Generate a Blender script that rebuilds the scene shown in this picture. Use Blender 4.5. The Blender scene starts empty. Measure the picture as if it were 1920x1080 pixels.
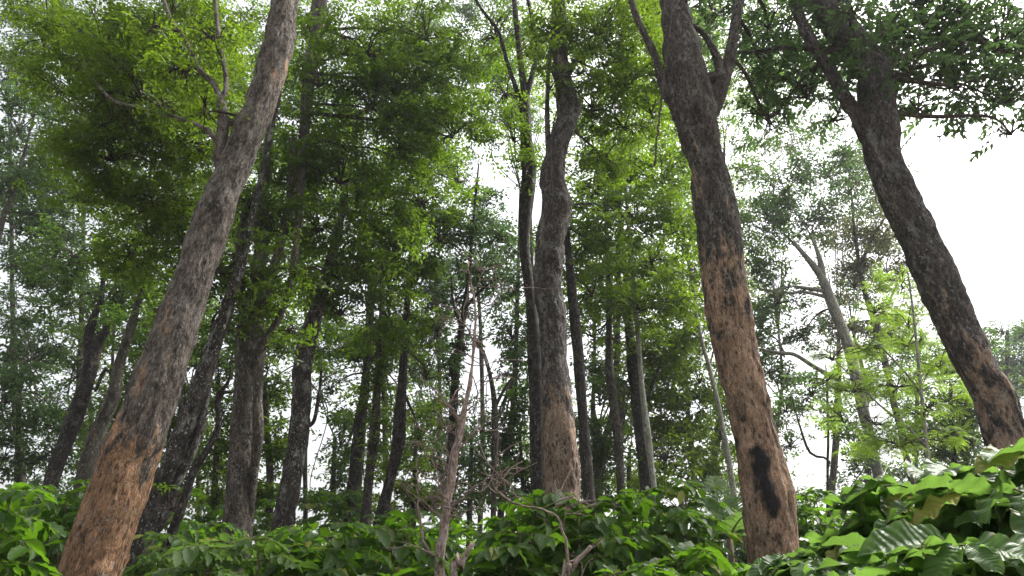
import bpy, math, random
import numpy as np
from mathutils import Vector, Matrix

R = math.radians
sc = bpy.context.scene
COL = sc.collection

# ------------------------------------------------------------------ camera
F = 1390.0            # focal length in pixels of the 1920 wide photograph
PITCH = R(23.0)
CAM = np.array([0.0, 0.0, 1.6])
cam_d = bpy.data.cameras.new('camera')
cam = bpy.data.objects.new('camera', cam_d); COL.objects.link(cam)
cam.location = CAM; cam.rotation_euler = (math.pi/2 + PITCH, 0, 0)
cam_d.sensor_width = 36.0; cam_d.lens = 36.0*F/1920.0
cam_d.clip_start = 0.05; cam_d.clip_end = 600
sc.camera = cam

# ------------------------------------------------------------------ sky, sun, exposure
SUN_EL, SUN_AZ = R(52), R(62)      # azimuth clockwise from +Y (ahead) towards +X (right)
w = bpy.data.worlds.new('World'); sc.world = w; w.use_nodes = True
nt = w.node_tree; nt.nodes.clear()
sky = nt.nodes.new('ShaderNodeTexSky'); sky.sky_type = 'NISHITA'; sky.sun_disc = False
sky.sun_elevation = SUN_EL; sky.sun_rotation = SUN_AZ
sky.air_density = 1.2; sky.dust_density = 6.0; sky.ozone_density = 1.0
hs = nt.nodes.new('ShaderNodeHueSaturation'); hs.inputs['Saturation'].default_value = 0.22
bg = nt.nodes.new('ShaderNodeBackground'); bg.inputs['Strength'].default_value = 0.13
wo = nt.nodes.new('ShaderNodeOutputWorld')
nt.links.new(sky.outputs[0], hs.inputs['Color']); nt.links.new(hs.outputs[0], bg.inputs[0]); nt.links.new(bg.outputs[0], wo.inputs[0])
sun_d = bpy.data.lights.new('sun', 'SUN'); sun_d.energy = 2.4; sun_d.angle = R(14); sun_d.color = (1.0, 0.96, 0.9)
sun = bpy.data.objects.new('sun', sun_d); COL.objects.link(sun)
sdir = Vector((math.sin(SUN_AZ)*math.cos(SUN_EL), math.cos(SUN_AZ)*math.cos(SUN_EL), math.sin(SUN_EL)))
sun.rotation_euler = (-sdir).to_track_quat('-Z', 'Y').to_euler()
sun.location = (10, 5, 30)
vs = sc.view_settings
vs.view_transform = 'Standard'; vs.look = 'None'; vs.exposure = 1.48; vs.gamma = 1.0; vs.use_curve_mapping = False
cy = sc.cycles
cy.max_bounces = 6; cy.diffuse_bounces = 3; cy.glossy_bounces = 2; cy.transmission_bounces = 4; cy.volume_bounces = 0; cy.transparent_max_bounces = 4
cy.caustics_reflective = False; cy.caustics_refractive = False
sc.render.use_persistent_data = False

# ------------------------------------------------------------------ helpers
rng = np.random.default_rng(11)
cp, sp = math.cos(PITCH), math.sin(PITCH)
def P(px, py, Y):
    """a point at forward distance Y that the photograph shows at pixel px, py"""
    u, v = (px-960)/F, (540-py)/F
    d = np.array([u, cp - v*sp, sp + v*cp])
    t = Y/d[1]
    return CAM + d*t
def T(py, Y):
    v = (540-py)/F
    return Y/(cp - v*sp)          # metres along the view axis; metres per pixel = T/F

def hash3(ix, iy, iz, seed):
    h = (ix.astype(np.int64)*73856093) ^ (iy.astype(np.int64)*19349663) ^ (iz.astype(np.int64)*83492791) ^ (seed*2654435)
    h = (h ^ (h >> 13))*1274126177 & 0xffffffff
    h = (h ^ (h >> 16))*2246822519 & 0xffffffff
    return ((h ^ (h >> 15)) & 0xffffff)/float(0xffffff)
def vnoise(p, seed=0):
    i = np.floor(p).astype(np.int64); f = p - i; f = f*f*(3-2*f)
    r = 0
    for dx in (0, 1):
        for dy in (0, 1):
            for dz in (0, 1):
                wgt = (f[:, 0] if dx else 1-f[:, 0])*(f[:, 1] if dy else 1-f[:, 1])*(f[:, 2] if dz else 1-f[:, 2])
                r = r + wgt*hash3(i[:, 0]+dx, i[:, 1]+dy, i[:, 2]+dz, seed)
    return r*2-1
def fbm(p, octs=4, seed=0):
    a, s, r = 1.0, 1.0, 0
    for o in range(octs):
        r = r + a*vnoise(p*s, seed+o*17); a *= .5; s *= 2.03
    return r

def link_mesh(name, v, faces, mat, parent=None, origin=(0, 0, 0), attrs=None, smooth=True):
    """faces: list of (n,k) int arrays"""
    me = bpy.data.meshes.new(name)
    v = np.asarray(v, dtype=np.float32) - np.asarray(origin, dtype=np.float32)
    me.vertices.add(len(v)); me.vertices.foreach_set('co', v.ravel())
    faces = [np.asarray(f, dtype=np.int32) for f in faces if len(f)]
    nl = sum(f.size for f in faces); nf = sum(len(f) for f in faces)
    me.loops.add(nl); me.polygons.add(nf)
    me.loops.foreach_set('vertex_index', np.concatenate([f.ravel() for f in faces]))
    tot = np.concatenate([np.full(len(f), f.shape[1], dtype=np.int32) for f in faces])
    st = np.zeros(nf, dtype=np.int32); st[1:] = np.cumsum(tot)[:-1]
    me.polygons.foreach_set('loop_start', st); me.polygons.foreach_set('loop_total', tot)
    if smooth: me.polygons.foreach_set('use_smooth', np.ones(nf, dtype=bool))
    for k, a in (attrs or {}).items():
        a = np.asarray(a, dtype=np.float32)
        if a.ndim == 1:
            at = me.attributes.new(k, 'FLOAT', 'POINT'); at.data.foreach_set('value', a)
        else:
            at = me.attributes.new(k, 'FLOAT_VECTOR', 'POINT'); at.data.foreach_set('vector', a.ravel())
    me.update(calc_edges=True)
    me.materials.append(mat)
    o = bpy.data.objects.new(name, me); COL.objects.link(o)
    if parent: o.parent = parent
    return o
def empty(name, loc, label, cat, group=None):
    o = bpy.data.objects.new(name, None); COL.objects.link(o)
    o.location = loc; o.empty_display_size = .2
    o['label'] = label; o['category'] = cat
    if group: o['group'] = group
    return o

def spline(pts, n):
    """Catmull-Rom through rows of pts (any width), n samples evenly spaced by length"""
    pts = np.asarray(pts, float)
    if len(pts) == 2:
        s = np.linspace(0, 1, n)[:, None]; return pts[0]*(1-s) + pts[1]*s
    e = np.vstack([2*pts[0]-pts[1], pts, 2*pts[-1]-pts[-2]])
    out = []
    for i in range(1, len(e)-2):
        a, b, c, d = e[i-1], e[i], e[i+1], e[i+2]
        t = np.linspace(0, 1, 24, endpoint=False)[:, None]
        out.append(.5*((2*b)+(-a+c)*t+(2*a-5*b+4*c-d)*t*t+(-a+3*b-3*c+d)*t**3))
    out = np.vstack(out+[pts[-1:]])
    L = np.r_[0, np.cumsum(np.linalg.norm(np.diff(out[:, :3], axis=0), axis=1))]
    s = np.linspace(0, L[-1], n)
    return np.stack([np.interp(s, L, out[:, k]) for k in range(out.shape[1])], 1)

def tube(pr, sides, amp=0.0, seed=0, freq=4.0, cap=True, voff=0, loff=0.0, fine=0.0):
    """pr rows x,y,z,r -> verts, quads, tris, bc attribute"""
    c, r = pr[:, :3], pr[:, 3]
    n = len(c)
    tg = np.gradient(c, axis=0); tg /= np.linalg.norm(tg, axis=1)[:, None]
    ref = np.array([1., 0, 0]) if abs(tg[0, 0]) < .8 else np.array([0, 1., 0])
    u = ref - tg*(tg@ref)[:, None]; u /= np.linalg.norm(u, axis=1)[:, None]
    b = np.cross(tg, u)
    th = np.linspace(0, 2*np.pi, sides, endpoint=False)
    L = np.r_[0, np.cumsum(np.linalg.norm(np.diff(c, axis=0), axis=1))] + loff
    cs, sn = np.cos(th), np.sin(th)
    rr = np.repeat(r[:, None], sides, 1)
    bc = np.stack([rr*cs[None], rr*sn[None], np.repeat(L[:, None], sides, 1)], -1).reshape(-1, 3)
    if amp:
        q = bc*np.array([freq, freq, freq*.45])
        d = amp*fbm(q+seed*7.3, 4, seed)*(r.repeat(sides)/max(r.max(), 1e-6))**.7
        if fine: d = d + fine*1.4*fbm(bc*np.array([8., 8., 5.])+9.7, 3, seed+8)*np.clip(r.repeat(sides)/.12, 0, 1); d = d + fine*np.clip(fbm(bc*np.array([24, 24, 9.])+3.1, 3, seed+5), -.7, 1)
        rr = rr + d.reshape(n, sides)
    v = (c[:, None, :] + rr[..., None]*(cs[None, :, None]*u[:, None, :] + sn[None, :, None]*b[:, None, :])).reshape(-1, 3)
    i = np.arange(n-1)[:, None]*sides; j = np.arange(sides)[None]; j2 = (j+1) % sides
    q = np.stack([i+j, i+j2, i+sides+j2, i+sides+j], -1).reshape(-1, 4) + voff
    tris = np.zeros((0, 3), int)
    if cap:
        v = np.vstack([v, c[-1:] + tg[-1:]*r[-1]*.12]); bc = np.vstack([bc, bc[-1:]])
        k = (n-1)*sides; jj = np.arange(sides)
        tris = np.stack([k+jj, k+(jj+1) % sides, np.full(sides, n*sides)], -1) + voff
    return v, q, tris, bc
class Tubes:
    def __init__(s): s.v, s.q, s.t, s.b, s.n = [], [], [], [], 0
    def add(s, pr, sides=6, **k):
        v, q, t, b = tube(np.asarray(pr, float), sides, voff=s.n, **k)
        s.v.append(v); s.q.append(q); s.t.append(t); s.b.append(b); s.n += len(v)
    def build(s, name, mat, parent, origin=(0, 0, 0), extra=None):
        b = np.vstack(s.b)
        at = {'bc': b}
        if extra: at.update(extra(np.vstack(s.v), b))
        return link_mesh(name, np.vstack(s.v), [np.vstack(s.q), np.vstack(s.t)], mat, parent, origin, at)

# ------------------------------------------------------------------ materials
def new_mat(name):
    m = bpy.data.materials.new(name); m.use_nodes = True
    t = m.node_tree; t.nodes.clear()
    return m, t
def N(t, typ, **kw):
    n = t.nodes.new(typ)
    for k, v in kw.items():
        if k.startswith('_'): setattr(n, k[1:], v)
        else: n.inputs[k.replace('__', ' ')].default_value = v
    return n
def ramp(t, stops, interp='LINEAR'):
    n = t.nodes.new('ShaderNodeValToRGB'); cr = n.color_ramp; cr.interpolation = interp
    while len(cr.elements) > 1: cr.elements.remove(cr.elements[-1])
    cr.elements[0].position = stops[0][0]; cr.elements[0].color = (*stops[0][1], 1)
    for p, c in stops[1:]:
        e = cr.elements.new(p); e.color = (*c, 1)
    return n
def g(v): return (v, v, v)

def leaf_material(name, dark, lite, trans, tmix=.5, rough=.45, spec=.4, near=False, back=1.0, nscale=.8):
    m, t = new_mat(name)
    L = t.links.new
    geo = N(t, 'ShaderNodeNewGeometry')
    def comb_(terms, const):
        acc = None
        for src_, k in terms:
            n = N(t, 'ShaderNodeMath', _operation='MULTIPLY_ADD'); n.inputs[1].default_value = k
            L(src_, n.inputs[0])
            if acc is None: n.inputs[2].default_value = const
            else: L(acc, n.inputs[2])
            acc = n.outputs[0]
        return acc
    tc = N(t, 'ShaderNodeTexCoord')
    no = N(t, 'ShaderNodeTexNoise', Scale=nscale, Detail=2.0)
    L(tc.outputs['Object'], no.inputs['Vector'])
    mx = N(t, 'ShaderNodeMath', _operation='MULTIPLY_ADD'); mx.inputs[1].default_value = .55
    L(geo.outputs['Random Per Island'], mx.inputs[0])
    ms = N(t, 'ShaderNodeMath', _operation='MULTIPLY_ADD'); ms.inputs[1].default_value = 1.5; ms.inputs[2].default_value = -.55
    L(no.outputs['Fac'], ms.inputs[0]); L(ms.outputs[0], mx.inputs[2])
    cr = ramp(t, [(.1, dark), (.95, lite)]); L(mx.outputs[0], cr.inputs[0])
    tr = ramp(t, [(.1, tuple(x*.7 for x in trans)), (.95, tuple(min(1, x*1.25) for x in trans))]); L(mx.outputs[0], tr.inputs[0])
    pb = N(t, 'ShaderNodeBsdfPrincipled', Roughness=rough); pb.inputs['Specular IOR Level'].default_value = spec
    tb = N(t, 'ShaderNodeBsdfTranslucent')
    colout, trout = cr.outputs[0], tr.outputs[0]
    if near:
        at = N(t, 'ShaderNodeAttribute', _attribute_name='luv')
        sx = N(t, 'ShaderNodeSeparateXYZ'); L(at.outputs['Vector'], sx.inputs[0])
        ab = N(t, 'ShaderNodeMath', _operation='ABSOLUTE'); L(sx.outputs[1], ab.inputs[0])
        # midrib
        mr = N(t, 'ShaderNodeMapRange'); mr.inputs[1].default_value = .0; mr.inputs[2].default_value = .07; mr.inputs[3].default_value = 1; mr.inputs[4].default_value = 0
        L(ab.outputs[0], mr.inputs[0])
        # side veins: sin((s*12 - |v|*1.6)*2pi)
        a1 = N(t, 'ShaderNodeMath', _operation='MULTIPLY_ADD'); a1.inputs[1].default_value = -.13; L(ab.outputs[0], a1.inputs[0]); L(sx.outputs[0], a1.inputs[2])
        a2 = N(t, 'ShaderNodeMath', _operation='MULTIPLY'); a2.inputs[1].default_value = 12*2*math.pi; L(a1.outputs[0], a2.inputs[0])
        a3 = N(t, 'ShaderNodeMath', _operation='SINE'); L(a2.outputs[0], a3.inputs[0])
        vr = N(t, 'ShaderNodeMapRange'); vr.inputs[1].default_value = .86; vr.inputs[2].default_value = 1.0; L(a3.outputs[0], vr.inputs[0])
        mm = N(t, 'ShaderNodeMath', _operation='MAXIMUM'); L(mr.outputs[0], mm.inputs[0])
        v5 = N(t, 'ShaderNodeMath', _operation='MULTIPLY'); v5.inputs[1].default_value = .5; L(vr.outputs[0], v5.inputs[0]); L(v5.outputs[0], mm.inputs[1])
        m5 = N(t, 'ShaderNodeMath', _operation='MULTIPLY'); m5.inputs[1].default_value = .55; L(mm.outputs[0], m5.inputs[0])
        mc = N(t, 'ShaderNodeMixRGB'); mc.inputs[2].default_value = (.16, .26, .06, 1); L(m5.outputs[0], mc.inputs[0]); L(colout, mc.inputs[1]); colout = mc.outputs[0]
        # blotches of wear
        n2 = N(t, 'ShaderNodeTexNoise', Scale=55.0, Detail=3.0); L(tc.outputs['Object'], n2.inputs['Vector'])
        r2 = ramp(t, [(.66, g(0)), (.76, g(1))]); L(n2.outputs['Fac'], r2.inputs[0])
        q5 = N(t, 'ShaderNodeMath', _operation='MULTIPLY'); q5.inputs[1].default_value = .4; L(r2.outputs[0], q5.inputs[0])
        m2 = N(t, 'ShaderNodeMixRGB'); m2.inputs[2].default_value = (.12, .10, .03, 1); L(q5.outputs[0], m2.inputs[0]); L(colout, m2.inputs[1]); colout = m2.outputs[0]
        yl = ramp(t, [(.955, g(0)), (.965, g(.75))]); L(geo.outputs['Random Per Island'], yl.inputs[0])
        n3 = N(t, 'ShaderNodeTexNoise', Scale=16.0, Detail=3.0); L(tc.outputs['Object'], n3.inputs['Vector'])
        er = comb_([(ab.outputs[0], .5), (n3.outputs['Fac'], 1.6)], -.55)
        e2 = ramp(t, [(.80, g(0)), (.88, g(.6))]); L(er, e2.inputs[0])
        m3 = N(t, 'ShaderNodeMixRGB'); m3.inputs[2].default_value = (.17, .13, .035, 1); L(e2.outputs[0], m3.inputs[0]); L(colout, m3.inputs[1])
        m4 = N(t, 'ShaderNodeMixRGB'); m4.inputs[2].default_value = (.30, .27, .05, 1); L(yl.outputs[0], m4.inputs[0]); L(m3.outputs[0], m4.inputs[1]); colout = m4.outputs[0]
        h = N(t, 'ShaderNodeMath', _operation='MULTIPLY_ADD'); h.inputs[1].default_value = -.3; L(mm.outputs[0], h.inputs[0]); L(a3.outputs[0], h.inputs[2])
        bp = N(t, 'ShaderNodeBump', Strength=.35, Distance=.004); L(h.outputs[0], bp.inputs['Height'])
        L(bp.outputs[0], pb.inputs['Normal'])
    if back != 1.0:
        bk = N(t, 'ShaderNodeMixRGB'); bk.inputs[2].default_value = tuple(min(1, x*back) for x in lite)+(1,)
        bf = N(t, 'ShaderNodeMath', _operation='MULTIPLY'); bf.inputs[1].default_value = .7
        L(geo.outputs['Backfacing'], bf.inputs[0]); L(bf.outputs[0], bk.inputs[0]); L(colout, bk.inputs[1]); colout = bk.outputs[0]
    L(colout, pb.inputs['Base Color']); L(trout, tb.inputs[0])
    mix = N(t, 'ShaderNodeMixShader'); mix.inputs[0].default_value = tmix
    L(pb.outputs[0], mix.inputs[1]); L(tb.outputs[0], mix.inputs[2])
    out = N(t, 'ShaderNodeOutputMaterial'); L(mix.outputs[0], out.inputs[0])
    return m

def bark_material(name, base, darkc, warmc, lichen, spots=.6, bump=.6, green=.25, scale=1.0):
    m, t = new_mat(name)
    L = t.links.new
    at = N(t, 'ShaderNodeAttribute', _attribute_name='bc')
    wm = N(t, 'ShaderNodeAttribute', _attribute_name='warm')
    stn = N(t, 'ShaderNodeAttribute', _attribute_name='stain')
    def noise(sc3, detail, rough=.6, dist=0.0):
        mp = N(t, 'ShaderNodeMapping'); mp.inputs['Scale'].default_value = tuple(x*scale for x in sc3)
        L(at.outputs['Vector'], mp.inputs['Vector'])
        n = N(t, 'ShaderNodeTexNoise', Scale=1.0, Detail=detail, Roughness=rough, Distortion=dist); L(mp.outputs[0], n.inputs['Vector'])
        return n.outputs['Fac']
    big = noise((3.0, 3.0, 1.3), 5)
    mid = noise((11, 11, 4.5), 6, .65, .6)
    fine = noise((70, 70, 28), 5, .75)
    fib = noise((95, 95, 9), 4, .7)
    def comb(terms, const):
        acc = None
        for src_, k in terms:
            n = N(t, 'ShaderNodeMath', _operation='MULTIPLY_ADD'); n.inputs[1].default_value = k
            L(src_, n.inputs[0])
            if acc is None: n.inputs[2].default_value = const
            else: L(acc, n.inputs[2])
            acc = n.outputs[0]
        return acc
    flk = noise((26, 26, 12), 6, .75, 1.2)
    a = comb([(mid, 1.2), (fine, 1.3), (flk, 1.6), (big, .6), (fib, .5)], .5-.5*5.2)
    r1 = ramp(t, [(.18, darkc), (.42, tuple((x+y)/2 for x, y in zip(base, darkc))), (.62, base), (.9, tuple(min(1, x*1.6) for x in base))]); L(a, r1.inputs[0])
    # warm freshly peeled areas, patchy towards their upper end
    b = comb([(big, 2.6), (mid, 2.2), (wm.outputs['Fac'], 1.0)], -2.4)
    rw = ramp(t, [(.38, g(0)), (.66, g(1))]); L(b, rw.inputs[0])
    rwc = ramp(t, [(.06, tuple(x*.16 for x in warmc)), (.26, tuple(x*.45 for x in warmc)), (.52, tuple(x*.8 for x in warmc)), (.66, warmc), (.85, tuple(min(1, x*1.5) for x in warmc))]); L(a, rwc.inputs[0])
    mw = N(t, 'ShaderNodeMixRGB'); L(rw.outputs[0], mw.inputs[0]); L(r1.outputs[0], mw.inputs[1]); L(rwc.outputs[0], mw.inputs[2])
    # green algae in large patches
    ga = noise((2.3, 2.3, 1.0), 4)
    rg = ramp(t, [(.52, g(0)), (.68, g(green))]); L(ga, rg.inputs[0])
    mg = N(t, 'ShaderNodeMixRGB'); mg.inputs[2].default_value = (.045, .06, .03, 1); L(rg.outputs[0], mg.inputs[0]); L(mw.outputs[0], mg.inputs[1])
    # lichen spots
    mp = N(t, 'ShaderNodeMapping'); mp.inputs['Scale'].default_value = (34*scale, 34*scale, 22*scale); L(at.outputs['Vector'], mp.inputs['Vector'])
    li = noise((30, 30, 22), 3, .55, .8)
    li2 = noise((5, 5, 3), 3)
    lm = N(t, 'ShaderNodeMath', _operation='MULTIPLY_ADD'); lm.inputs[1].default_value = .45; L(li2, lm.inputs[0]); L(li, lm.inputs[2])
    rl = ramp(t, [(.865, g(0)), (.91, g(spots))]); L(lm.outputs[0], rl.inputs[0])
    ml = N(t, 'ShaderNodeMixRGB'); ml.inputs[2].default_value = (*lichen, 1); L(rl.outputs[0], ml.inputs[0]); L(mg.outputs[0], ml.inputs[1])
    mpl = N(t, 'ShaderNodeMapping'); mpl.inputs['Scale'].default_value = (34*scale, 34*scale, 20*scale); L(at.outputs['Vector'], mpl.inputs['Vector'])
    vl = N(t, 'ShaderNodeTexVoronoi', Scale=1.0); L(mpl.outputs[0], vl.inputs['Vector'])
    sv = N(t, 'ShaderNodeSeparateXYZ'); L(vl.outputs['Color'], sv.inputs[0])
    spk = comb([(vl.outputs['Distance'], -1.0), (sv.outputs[0], .28), (fine, .5), (big, 1.1), (li, .9)], -1.135)
    rs_ = ramp(t, [(.10, g(0)), (.16, g(min(1, spots*.75)))]); L(spk, rs_.inputs[0])
    mls = N(t, 'ShaderNodeMixRGB'); mls.inputs[2].default_value = (.5, .5, .48, 1); L(rs_.outputs[0], mls.inputs[0]); L(ml.outputs[0], mls.inputs[1]); ml = mls
    # pits and cracks
    mpv = N(t, 'ShaderNodeMapping'); mpv.inputs['Scale'].default_value = (17*scale, 17*scale, 8*scale); L(at.outputs['Vector'], mpv.inputs['Vector'])
    vo = N(t, 'ShaderNodeTexVoronoi', Scale=1.0); L(mpv.outputs[0], vo.inputs['Vector'])
    pit = comb([(vo.outputs['Distance'], 1.0), (flk, -.9), (mid, -.5)], .75)
    rp = ramp(t, [(.20, g(1)), (.32, g(0))]); L(pit, rp.inputs[0])
    ck = noise((10, 10, 1.8), 5, .6, .5)
    ck1 = comb([(ck, 1.0)], -.5); ck2 = N(t, 'ShaderNodeMath', _operation='ABSOLUTE'); L(ck1, ck2.inputs[0])
    rc = ramp(t, [(.004, g(.8)), (.016, g(0))]); L(ck2.outputs[0], rc.inputs[0])
    pc = N(t, 'ShaderNodeMath', _operation='MAXIMUM'); L(rp.outputs[0], pc.inputs[0]); L(rc.outputs[0], pc.inputs[1])
    pcm = N(t, 'ShaderNodeMath', _operation='MULTIPLY'); pcm.inputs[1].default_value = .75; L(pc.outputs[0], pcm.inputs[0])
    gp = comb([(mid, 1.6), (li2, 1.2), (flk, 1.0)], .5-.5*3.8)
    rgp = ramp(t, [(.60, g(0)), (.74, g(spots*.55))]); L(gp, rgp.inputs[0])
    ml2 = N(t, 'ShaderNodeMixRGB'); ml2.inputs[2].default_value = (*[x*.8 for x in lichen], 1)
    inv = N(t, 'ShaderNodeMath', _operation='MULTIPLY_ADD'); inv.inputs[1].default_value = -.75; inv.inputs[2].default_value = 1.0; L(rw.outputs[0], inv.inputs[0])
    gpm = N(t, 'ShaderNodeMath', _operation='MULTIPLY'); L(inv.outputs[0], gpm.inputs[0]); L(rgp.outputs[0], gpm.inputs[1])
    L(gpm.outputs[0], ml2.inputs[0]); L(ml.outputs[0], ml2.inputs[1]); ml = ml2
    mpc = N(t, 'ShaderNodeMixRGB'); mpc.inputs[2].default_value = (*[x*.7 for x in darkc], 1); L(pcm.outputs[0], mpc.inputs[0]); L(ml.outputs[0], mpc.inputs[1]); ml = mpc
    # resin stain
    mst = N(t, 'ShaderNodeMixRGB'); mst.inputs[2].default_value = (.022, .018, .017, 1); L(stn.outputs['Fac'], mst.inputs[0]); L(ml.outputs[0], mst.inputs[1])
    pb = N(t, 'ShaderNodeBsdfPrincipled', Roughness=.88); pb.inputs['Specular IOR Level'].default_value = .25
    L(mst.outputs[0], pb.inputs['Base Color'])
    rr = N(t, 'ShaderNodeMapRange'); rr.inputs[3].default_value = .88; rr.inputs[4].default_value = .45; L(stn.outputs['Fac'], rr.inputs[0]); L(rr.outputs[0], pb.inputs['Roughness'])
    # bump: ridged plates + fibres
    hh = N(t, 'ShaderNodeMath', _operation='MULTIPLY_ADD'); hh.inputs[1].default_value = 2.4; L(flk, hh.inputs[0])
    h2 = N(t, 'ShaderNodeMath', _operation='MULTIPLY_ADD'); h2.inputs[1].default_value = .3; L(fib, h2.inputs[0]); L(fine, h2.inputs[2]); L(h2.outputs[0], hh.inputs[2])
    hp = comb([(pc.outputs[0], -.5), (hh.outputs[0], 1.0)], 0)
    bp = N(t, 'ShaderNodeBump', Strength=bump, Distance=.07/scale); L(hp, bp.inputs['Height'])
    L(bp.outputs[0], pb.inputs['Normal'])
    out = N(t, 'ShaderNodeOutputMaterial'); L(pb.outputs[0], out.inputs[0])
    return m

M = {}
M['bark'] = bark_material('peeling_bark', (.27, .225, .19), (.055, .043, .037), (.60, .345, .195), (.42, .42, .40), .75, .9)
M['bark_red'] = bark_material('reddish_peeling_bark', (.18, .15, .13), (.034, .028, .027), (.60, .39, .26), (.42, .42, .40), .6, .9, .35)
M['bark_pale'] = bark_material('grey_bark', (.20, .165, .135), (.05, .04, .035), (.3, .2, .13), (.45, .45, .42), .8, .9)
M['bark_dark'] = bark_material('dark_bark', (.060, .048, .042), (.014, .011, .011), (.15, .09, .06), (.30, .31, .29), .4, .8, .4)
M['bark_mottled'] = bark_material('mottled_bark', (.18, .15, .14), (.032, .027, .027), (.50, .35, .25), (.40, .41, .39), .8, .9, .4)
M['bark_spotted'] = bark_material('lichen_blotched_bark', (.09, .075, .065), (.018, .014, .014), (.15, .09, .06), (.55, .55, .50), .95, .8, .3)
M['bark_far'] = bark_material('far_bark', (.10, .085, .07), (.03, .025, .022), (.16, .11, .075), (.3, .32, .28), .4, .6, .3, .6)
M['bark_silver'] = bark_material('pale_bark', (.36, .355, .31), (.15, .145, .125), (.3, .25, .2), (.55, .56, .52), .6, .4, .3)
M['bark_grey'] = bark_material('smooth_grey_bark', (.26, .25, .21), (.09, .085, .07), (.25, .2, .15), (.45, .46, .42), .5, .4, .3)
M['bark_dead'] = bark_material('dead_wood', (.36, .27, .23), (.14, .10, .085), (.3, .2, .15), (.5, .48, .44), .5, .5, .05, 2.0)
M['stem'] = bark_material('coffee_stem', (.16, .12, .08), (.06, .045, .03), (.2, .14, .08), (.3, .3, .27), .4, .4, .4, 2.0)
M['twig'] = bark_material('twig_bark', (.075, .058, .048), (.03, .022, .02), (.1, .07, .05), (.2, .2, .2), .3, .3, .2, 1.5)
M['leaf_lime'] = leaf_material('lime_leaves', (0.036, 0.066, 0.005), (0.076, 0.128, 0.008), (0.202, 0.333, 0.014), .52)
M['leaf_mid'] = leaf_material('mid_green_leaves', (0.019, 0.043, 0.004), (0.056, 0.093, 0.007), (0.166, 0.289, 0.013), .52)
M['leaf_dark'] = leaf_material('dark_green_leaves', (0.015, 0.035, 0.006), (0.039, 0.074, 0.010), (0.106, 0.210, 0.019), .45)
M['leaf_cool'] = leaf_material('cool_green_leaves', (0.020, 0.041, 0.016), (0.049, 0.082, 0.026), (0.101, 0.190, 0.044), .5, .4)
M['leaf_brown'] = leaf_material('brownish_leaves', (.05, .055, .025), (.11, .10, .045), (.18, .20, .07), .42)
M['leaf_bright'] = leaf_material('young_bright_leaves', (0.102, 0.174, 0.017), (0.202, 0.298, 0.029), (0.348, 0.545, 0.050), .5)
M['coffee'] = leaf_material('coffee_leaves', (0.018, 0.052, 0.008), (0.051, 0.109, 0.013), (0.151, 0.331, 0.013), .44, .36, .38, near=True, back=1.25, nscale=3)
M['coffee_near'] = leaf_material('broad_coffee_leaves', (0.026, 0.066, 0.015), (0.066, 0.132, 0.030), (0.164, 0.304, 0.045), .46, .44, .36, near=True, back=1.25, nscale=3)
M['coffee_light'] = leaf_material('young_coffee_leaves', (0.038, 0.082, 0.017), (0.082, 0.149, 0.034), (0.176, 0.317, 0.044), .45, .38, .4, near=True, back=1.2, nscale=3)
M['palm'] = leaf_material('palm_leaflets', (.05, .10, .022), (.10, .17, .04), (.2, .35, .06), .4, .4)

def ground_material():
    m, t = new_mat('leaf_litter'); L = t.links.new
    tc = N(t, 'ShaderNodeTexCoord')
    n1 = N(t, 'ShaderNodeTexNoise', Scale=.35, Detail=6.0); L(tc.outputs['Object'], n1.inputs['Vector'])
    n2 = N(t, 'ShaderNodeTexVoronoi', Scale=14.0); L(tc.outputs['Object'], n2.inputs['Vector'])
    c1 = ramp(t, [(.0, (.05, .03, .018)), (.5, (.11, .07, .04)), (1, (.2, .13, .07))]); L(n2.outputs['Color'], c1.inputs[0])
    c2 = ramp(t, [(.42, g(0)), (.6, g(.8))]); L(n1.outputs['Fac'], c2.inputs[0])
    mx = N(t, 'ShaderNodeMixRGB'); mx.inputs[2].default_value = (.035, .06, .018, 1); L(c2.outputs[0], mx.inputs[0]); L(c1.outputs[0], mx.inputs[1])
    pb = N(t, 'ShaderNodeBsdfPrincipled', Roughness=.95); L(mx.outputs[0], pb.inputs['Base Color'])
    bp = N(t, 'ShaderNodeBump', Strength=.7, Distance=.05); L(n2.outputs['Distance'], bp.inputs['Height']); L(bp.outputs[0], pb.inputs['Normal'])
    o = N(t, 'ShaderNodeOutputMaterial'); L(pb.outputs[0], o.inputs[0])
    return m
M['ground'] = ground_material()

# ------------------------------------------------------------------ ground
def gz(x, y):
    x = np.asarray(x, float); y = np.asarray(y, float)
    r = np.hypot(x, y)
    return .12*np.sin(x*.23+1)*np.cos(y*.19)*np.clip(r/6, 0, 1) - .02
gx = np.concatenate([-np.geomspace(400, 12, 14), np.linspace(-10, 10, 41), np.geomspace(12, 400, 14)])
gy = np.concatenate([-np.geomspace(400, 6, 12), np.linspace(-4, 30, 60), np.geomspace(33, 450, 14)])
X, Yg = np.meshgrid(gx, gy)
gv = np.stack([X.ravel(), Yg.ravel(), gz(X, Yg).ravel()], 1)
a_, b_ = np.meshgrid(np.arange(len(gx)-1), np.arange(len(gy)-1)); k_ = (b_*len(gx)+a_).ravel()
og = link_mesh('ground', gv, [np.stack([k_, k_+1, k_+1+len(gx), k_+len(gx)], 1)], M['ground'])
og['kind'] = 'structure'

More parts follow.
